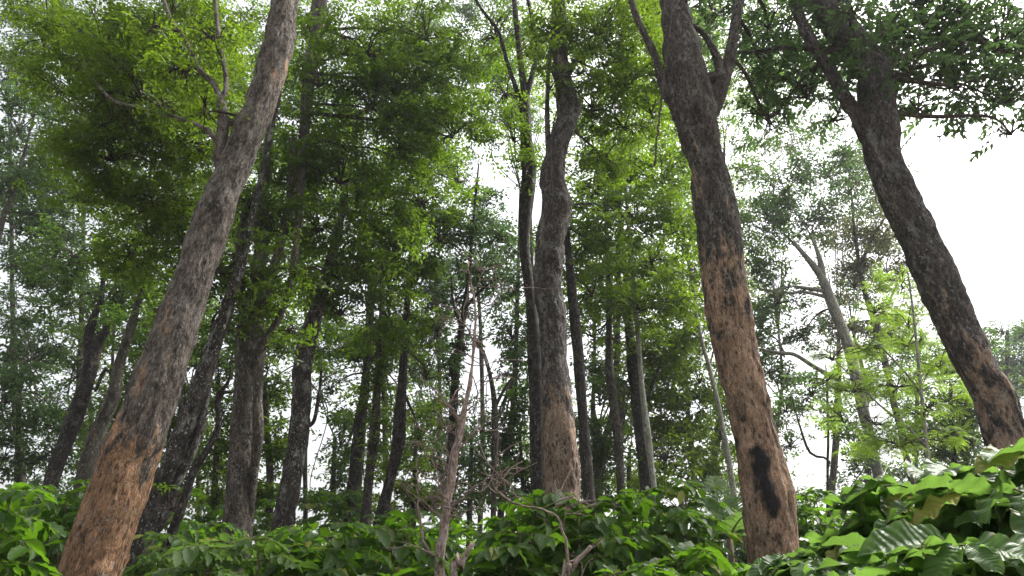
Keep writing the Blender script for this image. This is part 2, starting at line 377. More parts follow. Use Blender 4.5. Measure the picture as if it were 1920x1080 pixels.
# ------------------------------------------------------------------ foliage
def unit(a): return a/np.maximum(np.linalg.norm(a, axis=-1, keepdims=True), 1e-9)
def spray_template(kind, rs):
    """a twig with leaves; unit: metres. returns verts (k,3), tris"""
    V, Fc, n = [], [], 0
    def leaf(base, d, nrm, L, W, fold=.25, drop=.15):
        nonlocal n
        d = d/np.linalg.norm(d); s = np.cross(nrm, d); s /= np.linalg.norm(s); nr = np.cross(d, s)
        mid = base + d*L*.45
        V.extend([base, mid + s*W/2 + nr*W*fold, base + d*L - nr*L*drop, mid - s*W/2 + nr*W*fold])
        Fc.extend([(n, n+2, n+1), (n, n+3, n+2)]); n += 4
    up = np.array([0, 0, 1.])
    if kind == 'broad':       # alternate leaves along a short twig
        m = 9; Ltw = .26
        for i in range(m):
            s = (i+.5)/m; sd = 1 if i % 2 else -1
            b = np.array([Ltw*s, 0, .02*math.sin(3*s)]); ang = (50-25*s)*sd + rs.normal(0, 12)
            d = np.array([math.cos(R(ang)), math.sin(R(ang)), rs.normal(-.2, .25)])
            leaf(b, d, up+rs.normal(0, .35, 3), rs.uniform(.075, .11), rs.uniform(.036, .05))
    elif kind == 'fine':      # many small leaflets on a forked twig
        for f in range(3):
            fa = R((-35, 0, 35)[f]); Ltw = (.16, .24, .16)[f]
            for i in range(5):
                s = (i+.8)/5; sd = 1 if i % 2 else -1
                b = np.array([math.cos(fa)*Ltw*s, math.sin(fa)*Ltw*s, -.03*s*s])
                ang = fa + R(55*sd) + rs.normal(0, .2)
                d = np.array([math.cos(ang), math.sin(ang), rs.normal(-.15, .25)])
                leaf(b, d, up+rs.normal(0, .3, 3), rs.uniform(.06, .09), rs.uniform(.028, .04))
    elif kind == 'pinnate':   # drooping feathery compound leaves radiating from the twig end
        for f in range(5):
            fa = R(-80+40*f+rs.normal(0, 8)); Ltw = .34
            for i in range(10):
                s = (i+.7)/10
                b = np.array([math.cos(fa)*Ltw*s, math.sin(fa)*Ltw*s, .06*s-.16*s*s])
                for sd in (-1, 1):
                    ang = fa + R(68*sd)
                    d = np.array([math.cos(ang), math.sin(ang), -.15])
                    leaf(b, d, up, .075*(1-.5*s)+.015, .022, .1, .1)
    elif kind == 'far':       # for trees far off: fewer, larger leaf tufts
        for i in range(7):
            ang = R(i*51+rs.normal(0, 15)); b = np.array([math.cos(ang), math.sin(ang), 0])*.06 + rs.normal(0, .05, 3)
            leaf(b, np.array([math.cos(ang), math.sin(ang), rs.normal(-.1, .4)]), up+rs.normal(0, .5, 3), rs.uniform(.15, .22), rs.uniform(.07, .10))
    return np.array(V), np.array(Fc)
TPL = {k: [spray_template(k, np.random.default_rng(i+5)) for i in range(3)] for k in ('broad', 'fine', 'pinnate', 'far')}
SPR_AREA = {'broad': .0155, 'fine': .021, 'pinnate': .055, 'far': .05}

def place_sprays(kind, pos, out, scale, tilt=.45):
    """pos (n,3) outward dirs (n,3): horizontal-ish sprays -> verts, tris"""
    n = len(pos); which = rng.integers(0, 3, n)
    VV, FF, off = [], [], 0
    fw = out + rng.normal(0, .55, (n, 3)); fw[:, 2] = fw[:, 2]*.5 - .12; fw = unit(fw)
    up = np.array([0, 0, 1.]) + rng.normal(0, tilt, (n, 3)); up = up - fw*np.sum(up*fw, 1, keepdims=True); up = unit(up)
    sd = np.cross(up, fw)
    sc_ = scale*rng.uniform(.75, 1.25, n)
    for k in range(3):
        idx = np.where(which == k)[0]
        if not len(idx): continue
        tv, tf = TPL[kind][k]
        B = np.stack([fw[idx], sd[idx], up[idx]], 1)*sc_[idx, None, None]
        v = np.einsum('vk,nkj->nvj', tv, B) + pos[idx, None, :]
        f = tf[None] + (np.arange(len(idx))*len(tv))[:, None, None] + off
        VV.append(v.reshape(-1, 3)); FF.append(f.reshape(-1, 3)); off += v.shape[0]*v.shape[1]
    return np.vstack(VV), np.vstack(FF)

def blob_world(b):
    px, py, rx, ry, Y, cov = b[:6]
    c = P(px, py, Y); k = T(py, Y)/F
    return c, rx*k, ry*k, cov

def make_crown(blobs, kind, mat, root, base, scale, twig_src, clump=.42):
    """blobs -> one crown mesh (leaves) plus one mesh of the twigs that carry it"""
    VP, OP = [], []
    tw = Tubes()
    for b in blobs:
        c, rx, rz, cov = blob_world(b)
        ry = (rx+rz)/2*1.1
        rad = np.array([rx, ry, rz])
        # sub-clumps
        cr = clump*min(rx, rz)
        cr = max(cr, .22*scale)
        nc = int(np.clip(2.0*rx*rz*np.pi/(np.pi*cr*cr)*1.15, 5, 60))
        q = unit(rng.normal(0, 1, (nc, 3)))*rng.uniform(.25, 1.0, (nc, 1))**.55
        cc = c + q*rad
        area = np.pi*rx*rz*cov*(.85 if kind in ('fine', 'far') else .72)
        ns = int(area/(SPR_AREA[kind]*scale**2*.62))
        wgt = rng.uniform(.15, 1.85, nc); wgt /= wgt.sum()
        num = rng.multinomial(ns, wgt)
        a = np.repeat(np.arange(nc), num)
        o = rng.normal(0, 1, (ns, 3))*np.array([.62, .62, .30])*cr
        far_ = rng.random(ns) < .16
        o[far_] *= 2.1
        VP.append(cc[a] + o); OP.append(unit(q[a]*.8 + o/cr))
        # twigs
        s0 = twig_src(c)
        hub = c - np.array([0, 0, .35*rz])
        for i in range(nc):
            if i >= 26: break
            st = hub + (c-hub)*rng.uniform(0, .4)
            mid = (st+cc[i])/2 + np.array([0, 0, .12*rz]) + rng.normal(0, .05*rx, 3)
            r0 = .012*scale**.5
            tw.add(spline([[*st, r0*1.3], [*mid, r0*.8], [*cc[i], r0*.35]], 7), 4)
            for _ in range(3):
                e = cc[i] + rng.normal(0, .6, 3)*cr*np.array([1, 1, .5])
                tw.add(spline([[*mid, r0*.6], [*((mid+e)/2+rng.normal(0, .1*cr, 3)), r0*.45], [*e, r0*.22]], 5), 3)
        if s0 is not None:
            d = hub - s0[:3]; ln = np.linalg.norm(d)
            m1 = s0[:3] + d*.4 + np.array([0, 0, .06*ln]) + rng.normal(0, .04*ln, 3)
            m2 = s0[:3] + d*.75 + np.array([0, 0, .05*ln]) + rng.normal(0, .04*ln, 3)
            r0 = min(s0[3]*.45, .016+.010*ln); 
            tw.add(spline([[*s0[:3], r0], [*m1, r0*.75], [*m2, r0*.5], [*hub, .012*scale**.5]], 16), 6)
    v, f = place_sprays(kind, np.vstack(VP), np.vstack(OP), scale)
    link_mesh('crown', v, [f], M[mat], root, base, smooth=False)
    tw.build('twigs', M['twig'], root, base)['kind'] = 'stuff'
    return len(f)

def smooth01(x): x = np.clip(x, 0, 1); return x*x*(3-2*x)
NF = 0
def tree(name, label, path, Y, bark='bark', limbs=(), blobs=(), kind='fine', leaf='leaf_mid', scale=1.0, cat='tree', group=None,
         hero=False, warm=None, top=2.5, stain=None, base_flare=1.35, knots=(), clump=.42, sides=None, Yl=0.0, wf=.9):
    """path rows px, py, width px (, Y) from low to high"""
    global NF
    pr = []
    for r in path:
        yy = r[3] if len(r) > 3 else Y
        p = P(r[0], r[1], yy); pr.append([*p, wf*r[2]*.5*T(r[1], yy)/F])
    pr = np.array(pr)
    # carry on down to the ground
    d = pr[0, :3]-pr[1, :3]; d = d/np.linalg.norm(d)
    z0 = pr[0, 2]
    if z0 > .1:
        d = unit(d*np.array([.75, .75, 1]))
        k = (z0 - float(gz(pr[0, 0], pr[0, 1])) + .15)/max(.3, -d[2])
        p1 = pr[0, :3] + d*k
        mid = pr[0, :3] + d*k*.6
        pr = np.vstack([[*p1, pr[0, 3]*base_flare*1.12], [*mid, pr[0, 3]*1.08], pr])
    # and on up, out of the picture
    if top:
        d = unit(pr[-1, :3]-pr[-2, :3]); d = unit(d + np.array([0, 0, .35]))
        pr = np.vstack([pr, [*(pr[-1, :3]+d*top*.5), pr[-1, 3]*.75], [*(pr[-1, :3]+d*top), pr[-1, 3]*.4]])
    L = np.linalg.norm(np.diff(pr[:, :3], axis=0), axis=1).sum()
    n = int(L/.022) if hero else int(max(16, min(L/.12, 90)))
    n = min(n, 620)
    cen = spline(pr, n)
    base = np.array([pr[0, 0], pr[0, 1], float(gz(pr[0, 0], pr[0, 1]))])
    root = empty(name, base, label, cat, group)
    sides = sides or (110 if hero else 14)
    rm = pr[:, 3].max()
    tb = Tubes()
    tb.add(cen, sides, amp=(.09 if hero else .16)*rm, seed=int(abs(pr[0, 0])*10)+3, freq=3.2 if hero else 2.2, fine=.010 if hero else 0)
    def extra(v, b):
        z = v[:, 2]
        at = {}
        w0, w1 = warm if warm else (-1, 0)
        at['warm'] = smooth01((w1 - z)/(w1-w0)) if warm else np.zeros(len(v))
        s = np.zeros(len(v))
        if stain is not None:
            for (x0, y0, hw, x1, y1, ys) in stain:
                A, B = P(x0, y0, ys), P(x1, y1, ys)
                ab = B-A; tt = np.clip(((v-A)@ab)/(ab@ab), 0, 1)
                dd = v-(A+tt[:, None]*ab); dist = np.hypot(dd[:, 0], dd[:, 2])
                rr = hw*T(y0, ys)/F*(1+.5*fbm(v*np.array([16, 16, 8.]), 4, 2))*(0.8+.2*np.sin(np.pi*np.clip(tt*.8+.2, 0, 1)))
                front = (v[:, 1] < np.interp(z, cen[:, 2], cen[:, 1])-.02)
                s = np.maximum(s, smooth01((rr-dist)/(.05)+.4)*front)
        at['stain'] = s
        return at
    # knots push the surface out
    if knots:
        V = tb.v[0]
        for (kx, ky, kr, kh, ks) in knots:
            A = P(kx, ky, ks); rr = kr*T(ky, ks)/F
            ax = np.stack([np.interp(V[:, 2], cen[:, 2], cen[:, i]) for i in range(3)], 1)
            dd = np.linalg.norm(V-A, axis=1)
            o = unit((V-ax)*np.array([1, 1, .0]))
            V += o*(kh*np.exp(-(dd/rr)**2))[:, None]
    if stain is not None:
        V = tb.v[0]; sv = extra(V, None)['stain']
        ax = np.stack([np.interp(V[:, 2], cen[:, 2], cen[:, i]) for i in range(3)], 1)
        V += unit((V-ax)*np.array([1, 1, 0]))*(sv*(.006+.012*np.abs(fbm(V*45, 3, 9))))[:, None]
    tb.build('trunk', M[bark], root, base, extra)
    cand = [c for c in cen if c[2] > .55*cen[-1, 2]]
    for l in limbs:
        ly = []
        for r in l:
            yy = r[3] if len(r) > 3 else Y+Yl
            ly.append([*P(r[0], r[1], yy), r[2]*.5*T(r[1], yy)/F])
        ly = np.array(ly)
        j = np.argmin(np.linalg.norm(cen[:, :3]-ly[0, :3], axis=1))
        # root the limb inside whichever trunk it leaves
        if np.linalg.norm(cen[j, :3]-ly[0, :3]) < cen[j, 3]*2.5:
            jj = max(0, j-int(2+.1*len(cen)/L)); st = cen[jj]
            ly = np.vstack([[*(st[:3]*.7+ly[0, :3]*.3), ly[0, 3]*1.15], ly])
        Ll = np.linalg.norm(np.diff(ly[:, :3], axis=0), axis=1).sum()
        cl = spline(ly, int(max(10, min(Ll/(.04 if hero else .12), 160))))
        lb = Tubes(); lb.add(cl, 28 if hero else 9, amp=.12*ly[0, 3], seed=3, freq=4, fine=.003 if hero else 0)
        lb.build('limb', M[bark], root, base, lambda v, b: {'warm': np.zeros(len(v)), 'stain': np.zeros(len(v))})
        cand += [c for c in cl[len(cl)//4:]]
    cand = np.array(cand)
    def src(c):
        d = np.linalg.norm((cand[:, :3]-c)*np.array([1, 1, 1]), axis=1) + np.where(cand[:, 2] > c[2], .8*(cand[:, 2]-c[2]), 0)
        return cand[np.argmin(d)]
    if blobs:
        NF += make_crown(blobs, kind, leaf, root, base, scale, src, clump)
    return root

# ================================================================== THE BIG TREES NEAR THE CAMERA
G1 = 'big shade trees with peeling bark'
tree('leaning_tree', 'thick trunk leaning right at the left, orange peeling bark low and grey bark high', 
     [(166, 1085, 128), (208, 960, 119), (271, 790, 106), (315, 660, 95), (356, 540, 85), (402, 400, 75), (445, 300, 70), (505, 150, 64), (535, 0, 54)], 6.0,
     'bark', group=G1, hero=True, wf=.86, warm=(1.9, 3.7), knots=((405, 375, 26, .03, 5.85), (245, 830, 30, .02, 5.75)),
     limbs=[[(414, 300, 24), (418, 215, 17), (402, 160, 12, 6.2), (372, 128, 11, 6.4), (348, 75, 9, 6.6), (318, 30, 8, 6.8), (295, -40, 7, 7)],
            [(418, 215, 12), (424, 150, 9, 6.2), (412, 80, 10, 6.4), (405, 20, 8, 6.5), (400, -60, 7, 6.6)],
            [(408, 268, 9), (385, 242, 8, 6.2), (330, 220, 7, 6.5), (262, 202, 6, 6.8), (212, 188, 5, 7), (180, 155, 4.5, 7.2), (155, 120, 4, 7.4)]],
     blobs=[(350, 120, 60, 70, 6.4, 1.32), (290, 40, 70, 40, 6.5, 1.56), (400, 60, 45, 50, 6.0, 1.20), (385, 200, 30, 45, 5.9, 1.08), (300, 190, 60, 35, 6.4, 0.96), (330, 60, 120, 70, 7.5, 2.64), (200, 70, 130, 75, 8, 2.64), (85, 60, 110, 70, 8.6, 2.04), (270, 170, 120, 70, 7.6, 2.88), (135, 165, 90, 60, 8.4, 2.40),
            (350, 250, 90, 70, 8, 2.88), (215, 285, 110, 65, 8.4, 2.88), (395, 110, 70, 80, 8.4, 2.64), (290, 370, 105, 60, 8.8, 3.00), (165, 370, 70, 40, 9.2, 2.16),
            (345, 440, 80, 50, 9.2, 3.00), (250, 470, 80, 50, 9.6, 2.40), (180, 230, 60, 40, 8, 2.16), (120, 260, 50, 40, 8.6, 1.80),
            (380, -130, 160, 80, 7.6, 1.80), (120, -120, 170, 70, 8.4, 1.56)],
     leaf='leaf_lime', kind='fine', scale=.85)

tree('straight_tree', 'thick trunk right of centre, reddish brown bark with a black resin patch low down',
     [(1452, 1040, 106), (1439, 930, 104), (1416, 810, 92), (1388, 690, 86), (1361, 540, 88), (1344, 400, 84), (1324, 300, 74), (1298, 200, 92), (1280, 100, 76), (1264, 0, 54)], 6.8,
     'bark_red', group=G1, hero=True, wf=.88, warm=(2.2, 6.6), stain=[(1425, 852, 16, 1440, 930, 6.55), (1444, 922, 13, 1452, 962, 6.55)],
     knots=((1388, 845, 14, .03, 6.7), (1245, 185, 26, .03, 6.6), (1405, 890, 14, .02, 6.6)),
     limbs=[[(1325, 215, 40), (1345, 178, 30), (1362, 132, 24), (1376, 60, 21), (1384, 0, 18), (1390, -70, 14)],
            [(1350, 138, 20), (1338, 95, 13), (1318, 62, 11), (1296, 42, 9), (1280, -20, 8, 6.6)],
            [(1256, 185, 20), (1240, 150, 15), (1226, 100, 14), (1204, 55, 13), (1186, 10, 12), (1178, -50, 10)]],
     blobs=[(1440, 40, 70, 60, 7.6, 1.7), (1450, 130, 65, 60, 7.8, 1.4), (1340, 20, 60, 40, 8, 1.2), (1400, 80, 45, 50, 8.2, 1.2),
            (1300, -110, 150, 60, 7, 1.2), (1440, 220, 50, 35, 8, .55), (1500, 100, 50, 60, 8, 1.3)],
     leaf='leaf_cool', kind='broad')

tree('crooked_tree', 'thick trunk at the right leaning left against white sky with dark mottled bark',
     [(1880, 800, 86), (1862, 740, 82), (1832, 690, 80), (1800, 620, 84), (1768, 545, 88), (1735, 470, 84), (1700, 400, 80), (1657, 300, 76), (1650, 240, 78), (1642, 175, 74), (1632, 125, 66), (1575, 50, 66), (1556, 0, 76)], 7.0,
     'bark_mottled', group=G1, hero=True, wf=.84, warm=(1.6, 5.0), knots=((1685, 245, 20, .02, 6.8), (1625, 350, 20, .02, 6.9)),
     limbs=[[(1628, 250, 34), (1606, 215, 26), (1582, 178, 24), (1556, 135, 22), (1522, 80, 22), (1495, 20, 20), (1482, -50, 17)],
            [(1545, 95, 12), (1490, 88, 10), (1430, 95, 8, 7.3), (1385, 98, 5, 7.5)]],
     blobs=[(1560, 110, 80, 60, 7.2, 1.3), (1650, 60, 100, 60, 7.6, 2.2), (1760, 60, 100, 70, 7.4, 2.2), (1870, 70, 90, 80, 7.4, 2.4), (1700, 130, 80, 45, 6.7, 1.9),
            (1790, 150, 100, 55, 7.2, 2.0), (1880, 180, 80, 60, 7.4, 1.8), (1510, 170, 75, 60, 7.6, 1.1), (1465, 60, 60, 60, 8, 1.3), (1600, 20, 70, 50, 6.6, 1.4),
            (1440, 210, 60, 45, 8, .6), (1560, 220, 40, 25, 7.4, .6), (1720, 200, 45, 25, 7.2, .9), (1895, 245, 40, 25, 7.4, .8),
            (1620, -110, 180, 70, 7, 1.2), (1850, -100, 150, 80, 7, 1.3), (1990, 90, 90, 120, 7.5, 1.8)],
     leaf='leaf_cool', kind='broad', scale=1.0)
print('near trees', NF)

tree('centre_tree', 'dark wavy trunk in the middle, tan bark at its foot, snag at its top',
     [(1053, 950, 78), (1052, 860, 78), (1046, 780, 66), (1040, 680, 58), (1036, 600, 58), (1028, 530, 60), (1032, 450, 62), (1044, 385, 60), (1036, 330, 54), (1048, 265, 46), (1064, 215, 44), (1058, 165, 40), (1050, 110, 34), (1048, 20, 28)], 9.0,
     'bark_mottled', group=G1, hero=True, wf=.87, warm=(2.7, 4.8), knots=((1072, 820, 10, .03, 8.8), (1048, 845, 9, .03, 8.75), (1055, 375, 22, .05, 8.8), (1075, 200, 20, .07, 9)),
     limbs=[[(1030, 300, 11), (1026, 220, 9), (1028, 140, 8), (1036, 40, 7), (1040, -40, 6)],
            [(1064, 140, 12), (1090, 100, 8, 9.2), (1130, 80, 6, 9.4), (1170, 30, 5, 9.6)]],
     blobs=[(1120, 50, 100, 60, 9.0, 2.6), (1190, 130, 80, 65, 9.6, 2.5), (1110, 190, 60, 55, 9.8, 2.2), (1045, 60, 50, 60, 8.7, 1.8), (1170, 230, 60, 45, 10, 2.0),
            (1040, 140, 30, 40, 8.6, 1.2), (1130, 290, 50, 50, 10, 1.6), (1085, 130, 40, 40, 8.8, 1.6), (1060, -110, 180, 70, 9, 1.8), (1215, 40, 40, 70, 9.6, 2.2), (1220, 200, 45, 50, 10, 2.0)],
     leaf='leaf_lime', kind='fine')

# ================================================================== MID DISTANCE
G2 = 'slimmer trees standing behind the big trunks'
tree('companion_tree', 'narrow dark trunk running close along the left side of the central trunk',
     [(1012, 930, 34), (1008, 800, 34), (1004, 680, 36), (996, 570, 28), (984, 470, 26), (986, 390, 28), (992, 320, 28), (986, 250, 22), (984, 180, 18), (975, 110, 12)], 10.5,
     'bark_dark', group=G2,
     limbs=[[(986, 240, 14), (972, 180, 10), (952, 120, 8), (935, 60, 7), (905, 20, 6), (880, -20, 5)], [(984, 190, 12), (1000, 130, 9), (1004, 70, 8), (990, 0, 7)]],
     blobs=[(965, 250, 40, 60, 10.5, 1.7), (950, 170, 45, 50, 11, 1.0), (985, 310, 30, 40, 10.2, 1.5), (930, 60, 60, 60, 11, .7), (990, 90, 40, 60, 11, .8), (960, -80, 100, 60, 11, 1.2)],
     leaf='leaf_mid', kind='fine')
tree('twin_stem_tree', 'grey brown trunk behind the leaning trunk, splitting into several upright stems',
     [(446, 985, 62), (452, 900, 60), (460, 800, 56), (466, 700, 54), (470, 620, 52), (478, 560, 36), (488, 480, 28), (492, 400, 24)], 11.0,
     'bark_pale', group=G2, hero=True, sides=40,
     limbs=[[(470, 960, 10, 10.95), (477, 880, 16, 10.85), (484, 810, 21, 10.66), (483, 750, 18, 10.62), (487, 690, 16, 10.66), (498, 640, 13), (530, 580, 12), (552, 490, 12), (560, 400, 13), (568, 300, 18), (574, 200, 22), (586, 100, 28), (600, 0, 28), (606, -60, 24)],
            [(462, 600, 22), (448, 520, 16), (452, 440, 14), (466, 370, 12)],
            [(480, 600, 20), (505, 530, 18), (530, 440, 18), (545, 360, 14), (548, 260, 11)],
            [(478, 600, 8), (440, 560, 7), (410, 520, 6), (380, 500, 5)]],
     blobs=[(520, 330, 70, 70, 11.4, 1.8), (610, 250, 80, 60, 11, 2.4), (700, 190, 90, 60, 11, 2.6), (600, 150, 60, 55, 10.6, 1.6), (690, 90, 90, 60, 10.6, 2.4), (800, 60, 90, 60, 11, 2.3),
            (780, 150, 90, 60, 11.2, 2.4), (880, 120, 60, 60, 11.4, 1.8), (640, 330, 90, 60, 11.4, 2.6), (750, 280, 90, 65, 11.6, 2.7), (850, 240, 70, 65, 11.6, 2.0), (520, 430, 70, 55, 11.2, 2.2),
            (450, 460, 50, 60, 11.6, 2.2), (500, 540, 60, 40, 11, 1.7), (600, 420, 80, 55, 11.8, 2.4), (470, 560, 50, 35, 10.4, 1.2), (540, 610, 50, 30, 10.6, 1.0), (430, 610, 35, 40, 10.6, .9), (500, 640, 35, 35, 10.6, .6), (560, 500, 60, 40, 10.6, 1.6), (640, 60, 70, 40, 11, 1.3), (540, 240, 40, 50, 11.6, 1.6), (700, -80, 200, 60, 11, 1.5), (450, 380, 40, 40, 11.8, 1.8)],
     leaf='leaf_mid', kind='fine', scale=1.25)
tree('spotted_tree', 'dark trunk blotched with white lichen right of the multi stemmed trunk, leaning slightly right',
     [(532, 975, 46), (545, 900, 44), (560, 820, 42), (565, 740, 40), (568, 680, 38), (582, 620, 34), (604, 550, 24), (625, 470, 18), (640, 400, 14)], 13.0,
     'bark_spotted', group=G2, hero=True, sides=36,
     limbs=[[(588, 790, 7), (598, 740, 6), (602, 700, 5), (600, 680, 4)], [(590, 590, 12), (570, 520, 9), (560, 460, 7)]],
     blobs=[(690, 400, 90, 60, 13, 2.6), (790, 370, 90, 60, 13.4, 2.5), (860, 330, 60, 40, 13.5, 1.6), (720, 490, 90, 60, 13, 2.5), (620, 500, 60, 50, 13, 2.2), (830, 440, 60, 50, 14, 1.7), (640, 580, 60, 40, 13.4, 1.8),
            (730, 580, 60, 45, 14, 2.0), (560, 560, 45, 35, 14, 1.3)],
     leaf='leaf_mid', kind='fine', scale=1.35)
tree('slanting_tree', 'dark mossy trunk slanting behind the leaning trunk at the left',
     [(282, 970, 46), (318, 880, 44), (350, 800, 40), (378, 720, 36), (402, 640, 32), (425, 580, 28), (450, 500, 20), (470, 420, 14)], 10.0,
     'bark_spotted', group=G2, hero=True, sides=36,
     limbs=[[(300, 985, 18), (335, 900, 16), (368, 830, 15), (388, 740, 13), (392, 680, 10), (410, 620, 8)]],
     blobs=[(420, 500, 60, 50, 10.5, 1.8), (400, 600, 50, 40, 11, .9), (350, 560, 50, 45, 12, 1.2), (470, 380, 60, 40, 10.6, 1.6)], leaf='leaf_dark', kind='fine', scale=1.2)
tree('curly_tree', 'thin dark hooked trunk behind the foot of the leaning trunk',
     [(296, 1080, 20), (322, 1000, 19), (345, 940, 18), (362, 885, 17), (392, 838, 14), (412, 790, 13), (406, 748, 12), (418, 736, 10), (442, 734, 5)], 7.5,
     'bark_dark', group=G2, top=0, blobs=[(330, 940, 40, 50, 7.8, .4)], leaf='leaf_mid', kind='fine', limbs=[[(408, 745, 8), (428, 716, 6), (434, 690, 4)]])
tree('forked_tree', 'dark trunk at the left edge group that forks into a V high up',
     [(98, 900, 32), (122, 830, 31), (148, 760, 30), (166, 700, 30), (176, 662, 27), (200, 620, 20), (225, 560, 17), (245, 480, 12)], 16.0,
     'bark_dark', group=G2, limbs=[[(170, 680, 20), (166, 630, 18), (178, 590, 14), (190, 560, 10), (195, 500, 8)]],
     blobs=[(140, 470, 80, 50, 16, 1.6), (220, 540, 60, 45, 16, 1.4), (120, 560, 60, 45, 16.5, 1.4), (190, 620, 50, 40, 17, 1.0), (60, 500, 60, 40, 17, 1.2), (150, 700, 45, 35, 18, .6), (250, 610, 50, 50, 15.5, 1.6)],
     leaf='leaf_dark', kind='far', scale=.62)
tree('bowed_tree', 'brown trunk bowed right just left of the leaning trunk',
     [(158, 900, 32), (172, 840, 30), (192, 790, 28), (214, 740, 26), (222, 690, 22), (240, 630, 18), (262, 560, 14)], 14.0,
     'bark_far', group=G2, limbs=[[(216, 720, 10), (200, 690, 8), (178, 735, 5)]], blobs=[(270, 520, 50, 50, 14, 1.8), (240, 470, 50, 40, 14, 1.5), (300, 600, 40, 50, 14, 1.2)], leaf='leaf_mid', kind='far', scale=.6)
G3 = 'thin dark trunks left of the bare dead tree'
tree('slim_tree', 'leftmost of the slim dark trunks between the spotted trunk and the bare dead tree',
     [(655, 980, 25), (663, 900, 25), (674, 810, 23), (684, 730, 20), (690, 650, 15), (700, 560, 11)], 17.0, 'bark_dark', group=G3,
     blobs=[(650, 650, 70, 40, 17, 1.5), (620, 720, 40, 40, 18, .8), (700, 660, 45, 60, 17.5, 1.8), (640, 820, 40, 60, 19, 1.3)], leaf='leaf_dark', kind='far', scale=.62)
tree('slim_tree', 'middle slim trunk wrapped in leaves between two slim dark trunks left of the dead tree',
     [(684, 985, 24), (692, 900, 22), (702, 810, 20), (708, 720, 16), (712, 640, 12)], 16.0, 'bark_far', group=G3,
     blobs=[(705, 750, 30, 70, 16, 1.6), (700, 860, 22, 60, 16, .9), (720, 640, 60, 50, 16, 1.8)], leaf='leaf_mid', kind='far', scale=.6)
tree('slim_tree', 'slim dark trunk curving like a bow, nearest left of the bare dead tree',
     [(716, 965, 28), (732, 900, 26), (745, 840, 25), (750, 770, 23), (756, 690, 19), (760, 620, 16), (764, 560, 12)], 15.0, 'bark_dark', group=G3,
     blobs=[(780, 520, 60, 50, 15, 1.7), (760, 620, 50, 35, 15.5, 1.2), (820, 610, 50, 40, 16, 1.2), (800, 700, 40, 40, 17, .8), (790, 810, 40, 60, 19, 1.0)], leaf='leaf_mid', kind='far', scale=.62)
tree('tufted_tree', 'dark trunk hung with tufts of epiphytes directly behind the bare dead tree',
     [(842, 960, 18), (845, 880, 20), (848, 800, 20), (853, 720, 18), (862, 640, 14), (872, 570, 11), (880, 500, 8)], 14.0, 'bark_dark', group=G2,
     limbs=[[(866, 620, 6), (850, 570, 5), (846, 520, 4)], [(872, 580, 6), (900, 545, 5), (935, 520, 3)]],
     blobs=[(846, 690, 24, 40, 13.9, 2.2), (870, 650, 18, 30, 14, 1.8), (850, 800, 16, 40, 14, 1.5), (880, 430, 70, 50, 14.5, 1.6), (900, 500, 60, 40, 15, 1.0), (850, 560, 50, 40, 15, .8), (900, 370, 50, 30, 15, 1.1), (930, 430, 40, 40, 15, 1.3)],
     leaf='leaf_cool', kind='far', scale=.55)
tree('wiry_tree', 'thin S shaped bare stemmed tree between the dead tree and the central trunk',
     [(925, 960, 11), (926, 880, 11), (928, 800, 12), (926, 745, 12), (918, 700, 10), (908, 665, 8), (894, 640, 6)], 15.0, 'bark_far', group=G2, top=0,
     limbs=[[(928, 765, 7), (940, 740, 6), (955, 715, 4), (975, 690, 3)]],
     blobs=[(960, 620, 35, 60, 16, .8), (965, 540, 35, 40, 16, 1.1), (950, 700, 30, 20, 15.5, .5)], leaf='leaf_cool', kind='far', scale=.55)
tree('shadowed_tree', 'dark narrow trunk close behind the right side of the central trunk',
     [(1106, 960, 30), (1100, 880, 28), (1094, 800, 26), (1088, 720, 24), (1082, 640, 22), (1074, 560, 18), (1066, 480, 14)], 13.0, 'bark_dark', group=G2,
     blobs=[(1110, 440, 70, 60, 13.5, 2.2), (1120, 350, 60, 50, 14, 1.8), (1180, 290, 70, 50, 14, 2.0), (1240, 330, 60, 60, 14, 2.2), (1190, 400, 80, 50, 13.6, 2.2), (1260, 420, 50, 60, 14, 2.2), (1110, 540, 50, 50, 14, 1.8)],
     leaf='leaf_mid', kind='fine', scale=1.4)
tree('pale_fork_tree', 'slim grey trunk with a low fork, first to the right of the central trunk',
     [(1166, 950, 18), (1163, 880, 18), (1158, 810, 20), (1148, 740, 18), (1142, 670, 15), (1142, 600, 12), (1140, 530, 10)], 16.0, 'bark_far', group=G2,
     limbs=[[(1160, 810, 8), (1168, 770, 7), (1172, 720, 5)]],
     blobs=[(1160, 500, 60, 50, 16, 2.2), (1220, 480, 70, 50, 15, 2.4), (1200, 570, 80, 45, 15, 2.4), (1110, 620, 50, 40, 17, 1.5), (1180, 650, 60, 35, 17, 1.4), (1260, 560, 60, 45, 15, 2.2)],
     leaf='leaf_lime', kind='fine', scale=1.5)
tree('dark_trunk_tree', 'dark trunk directly behind the slender pale palm trunk',
     [(1215, 950, 26), (1208, 880, 25), (1200, 800, 24), (1190, 720, 22), (1182, 640, 20), (1176, 560, 14)], 17.0, 'bark_dark', group=G2,
     limbs=[[(1200, 780, 8), (1220, 730, 6), (1235, 690, 4)]],
     blobs=[(1240, 650, 60, 40, 17, 2.0), (1290, 600, 50, 50, 17, 2.0), (1250, 720, 70, 50, 18, 1.8), (1310, 700, 40, 60, 18, 1.6), (1280, 800, 70, 50, 18, 1.9), (1290, 500, 50, 45, 16, 2.2), (1250, 850, 50, 40, 17, 1.2)],
     leaf='leaf_lime', kind='far', scale=.62)
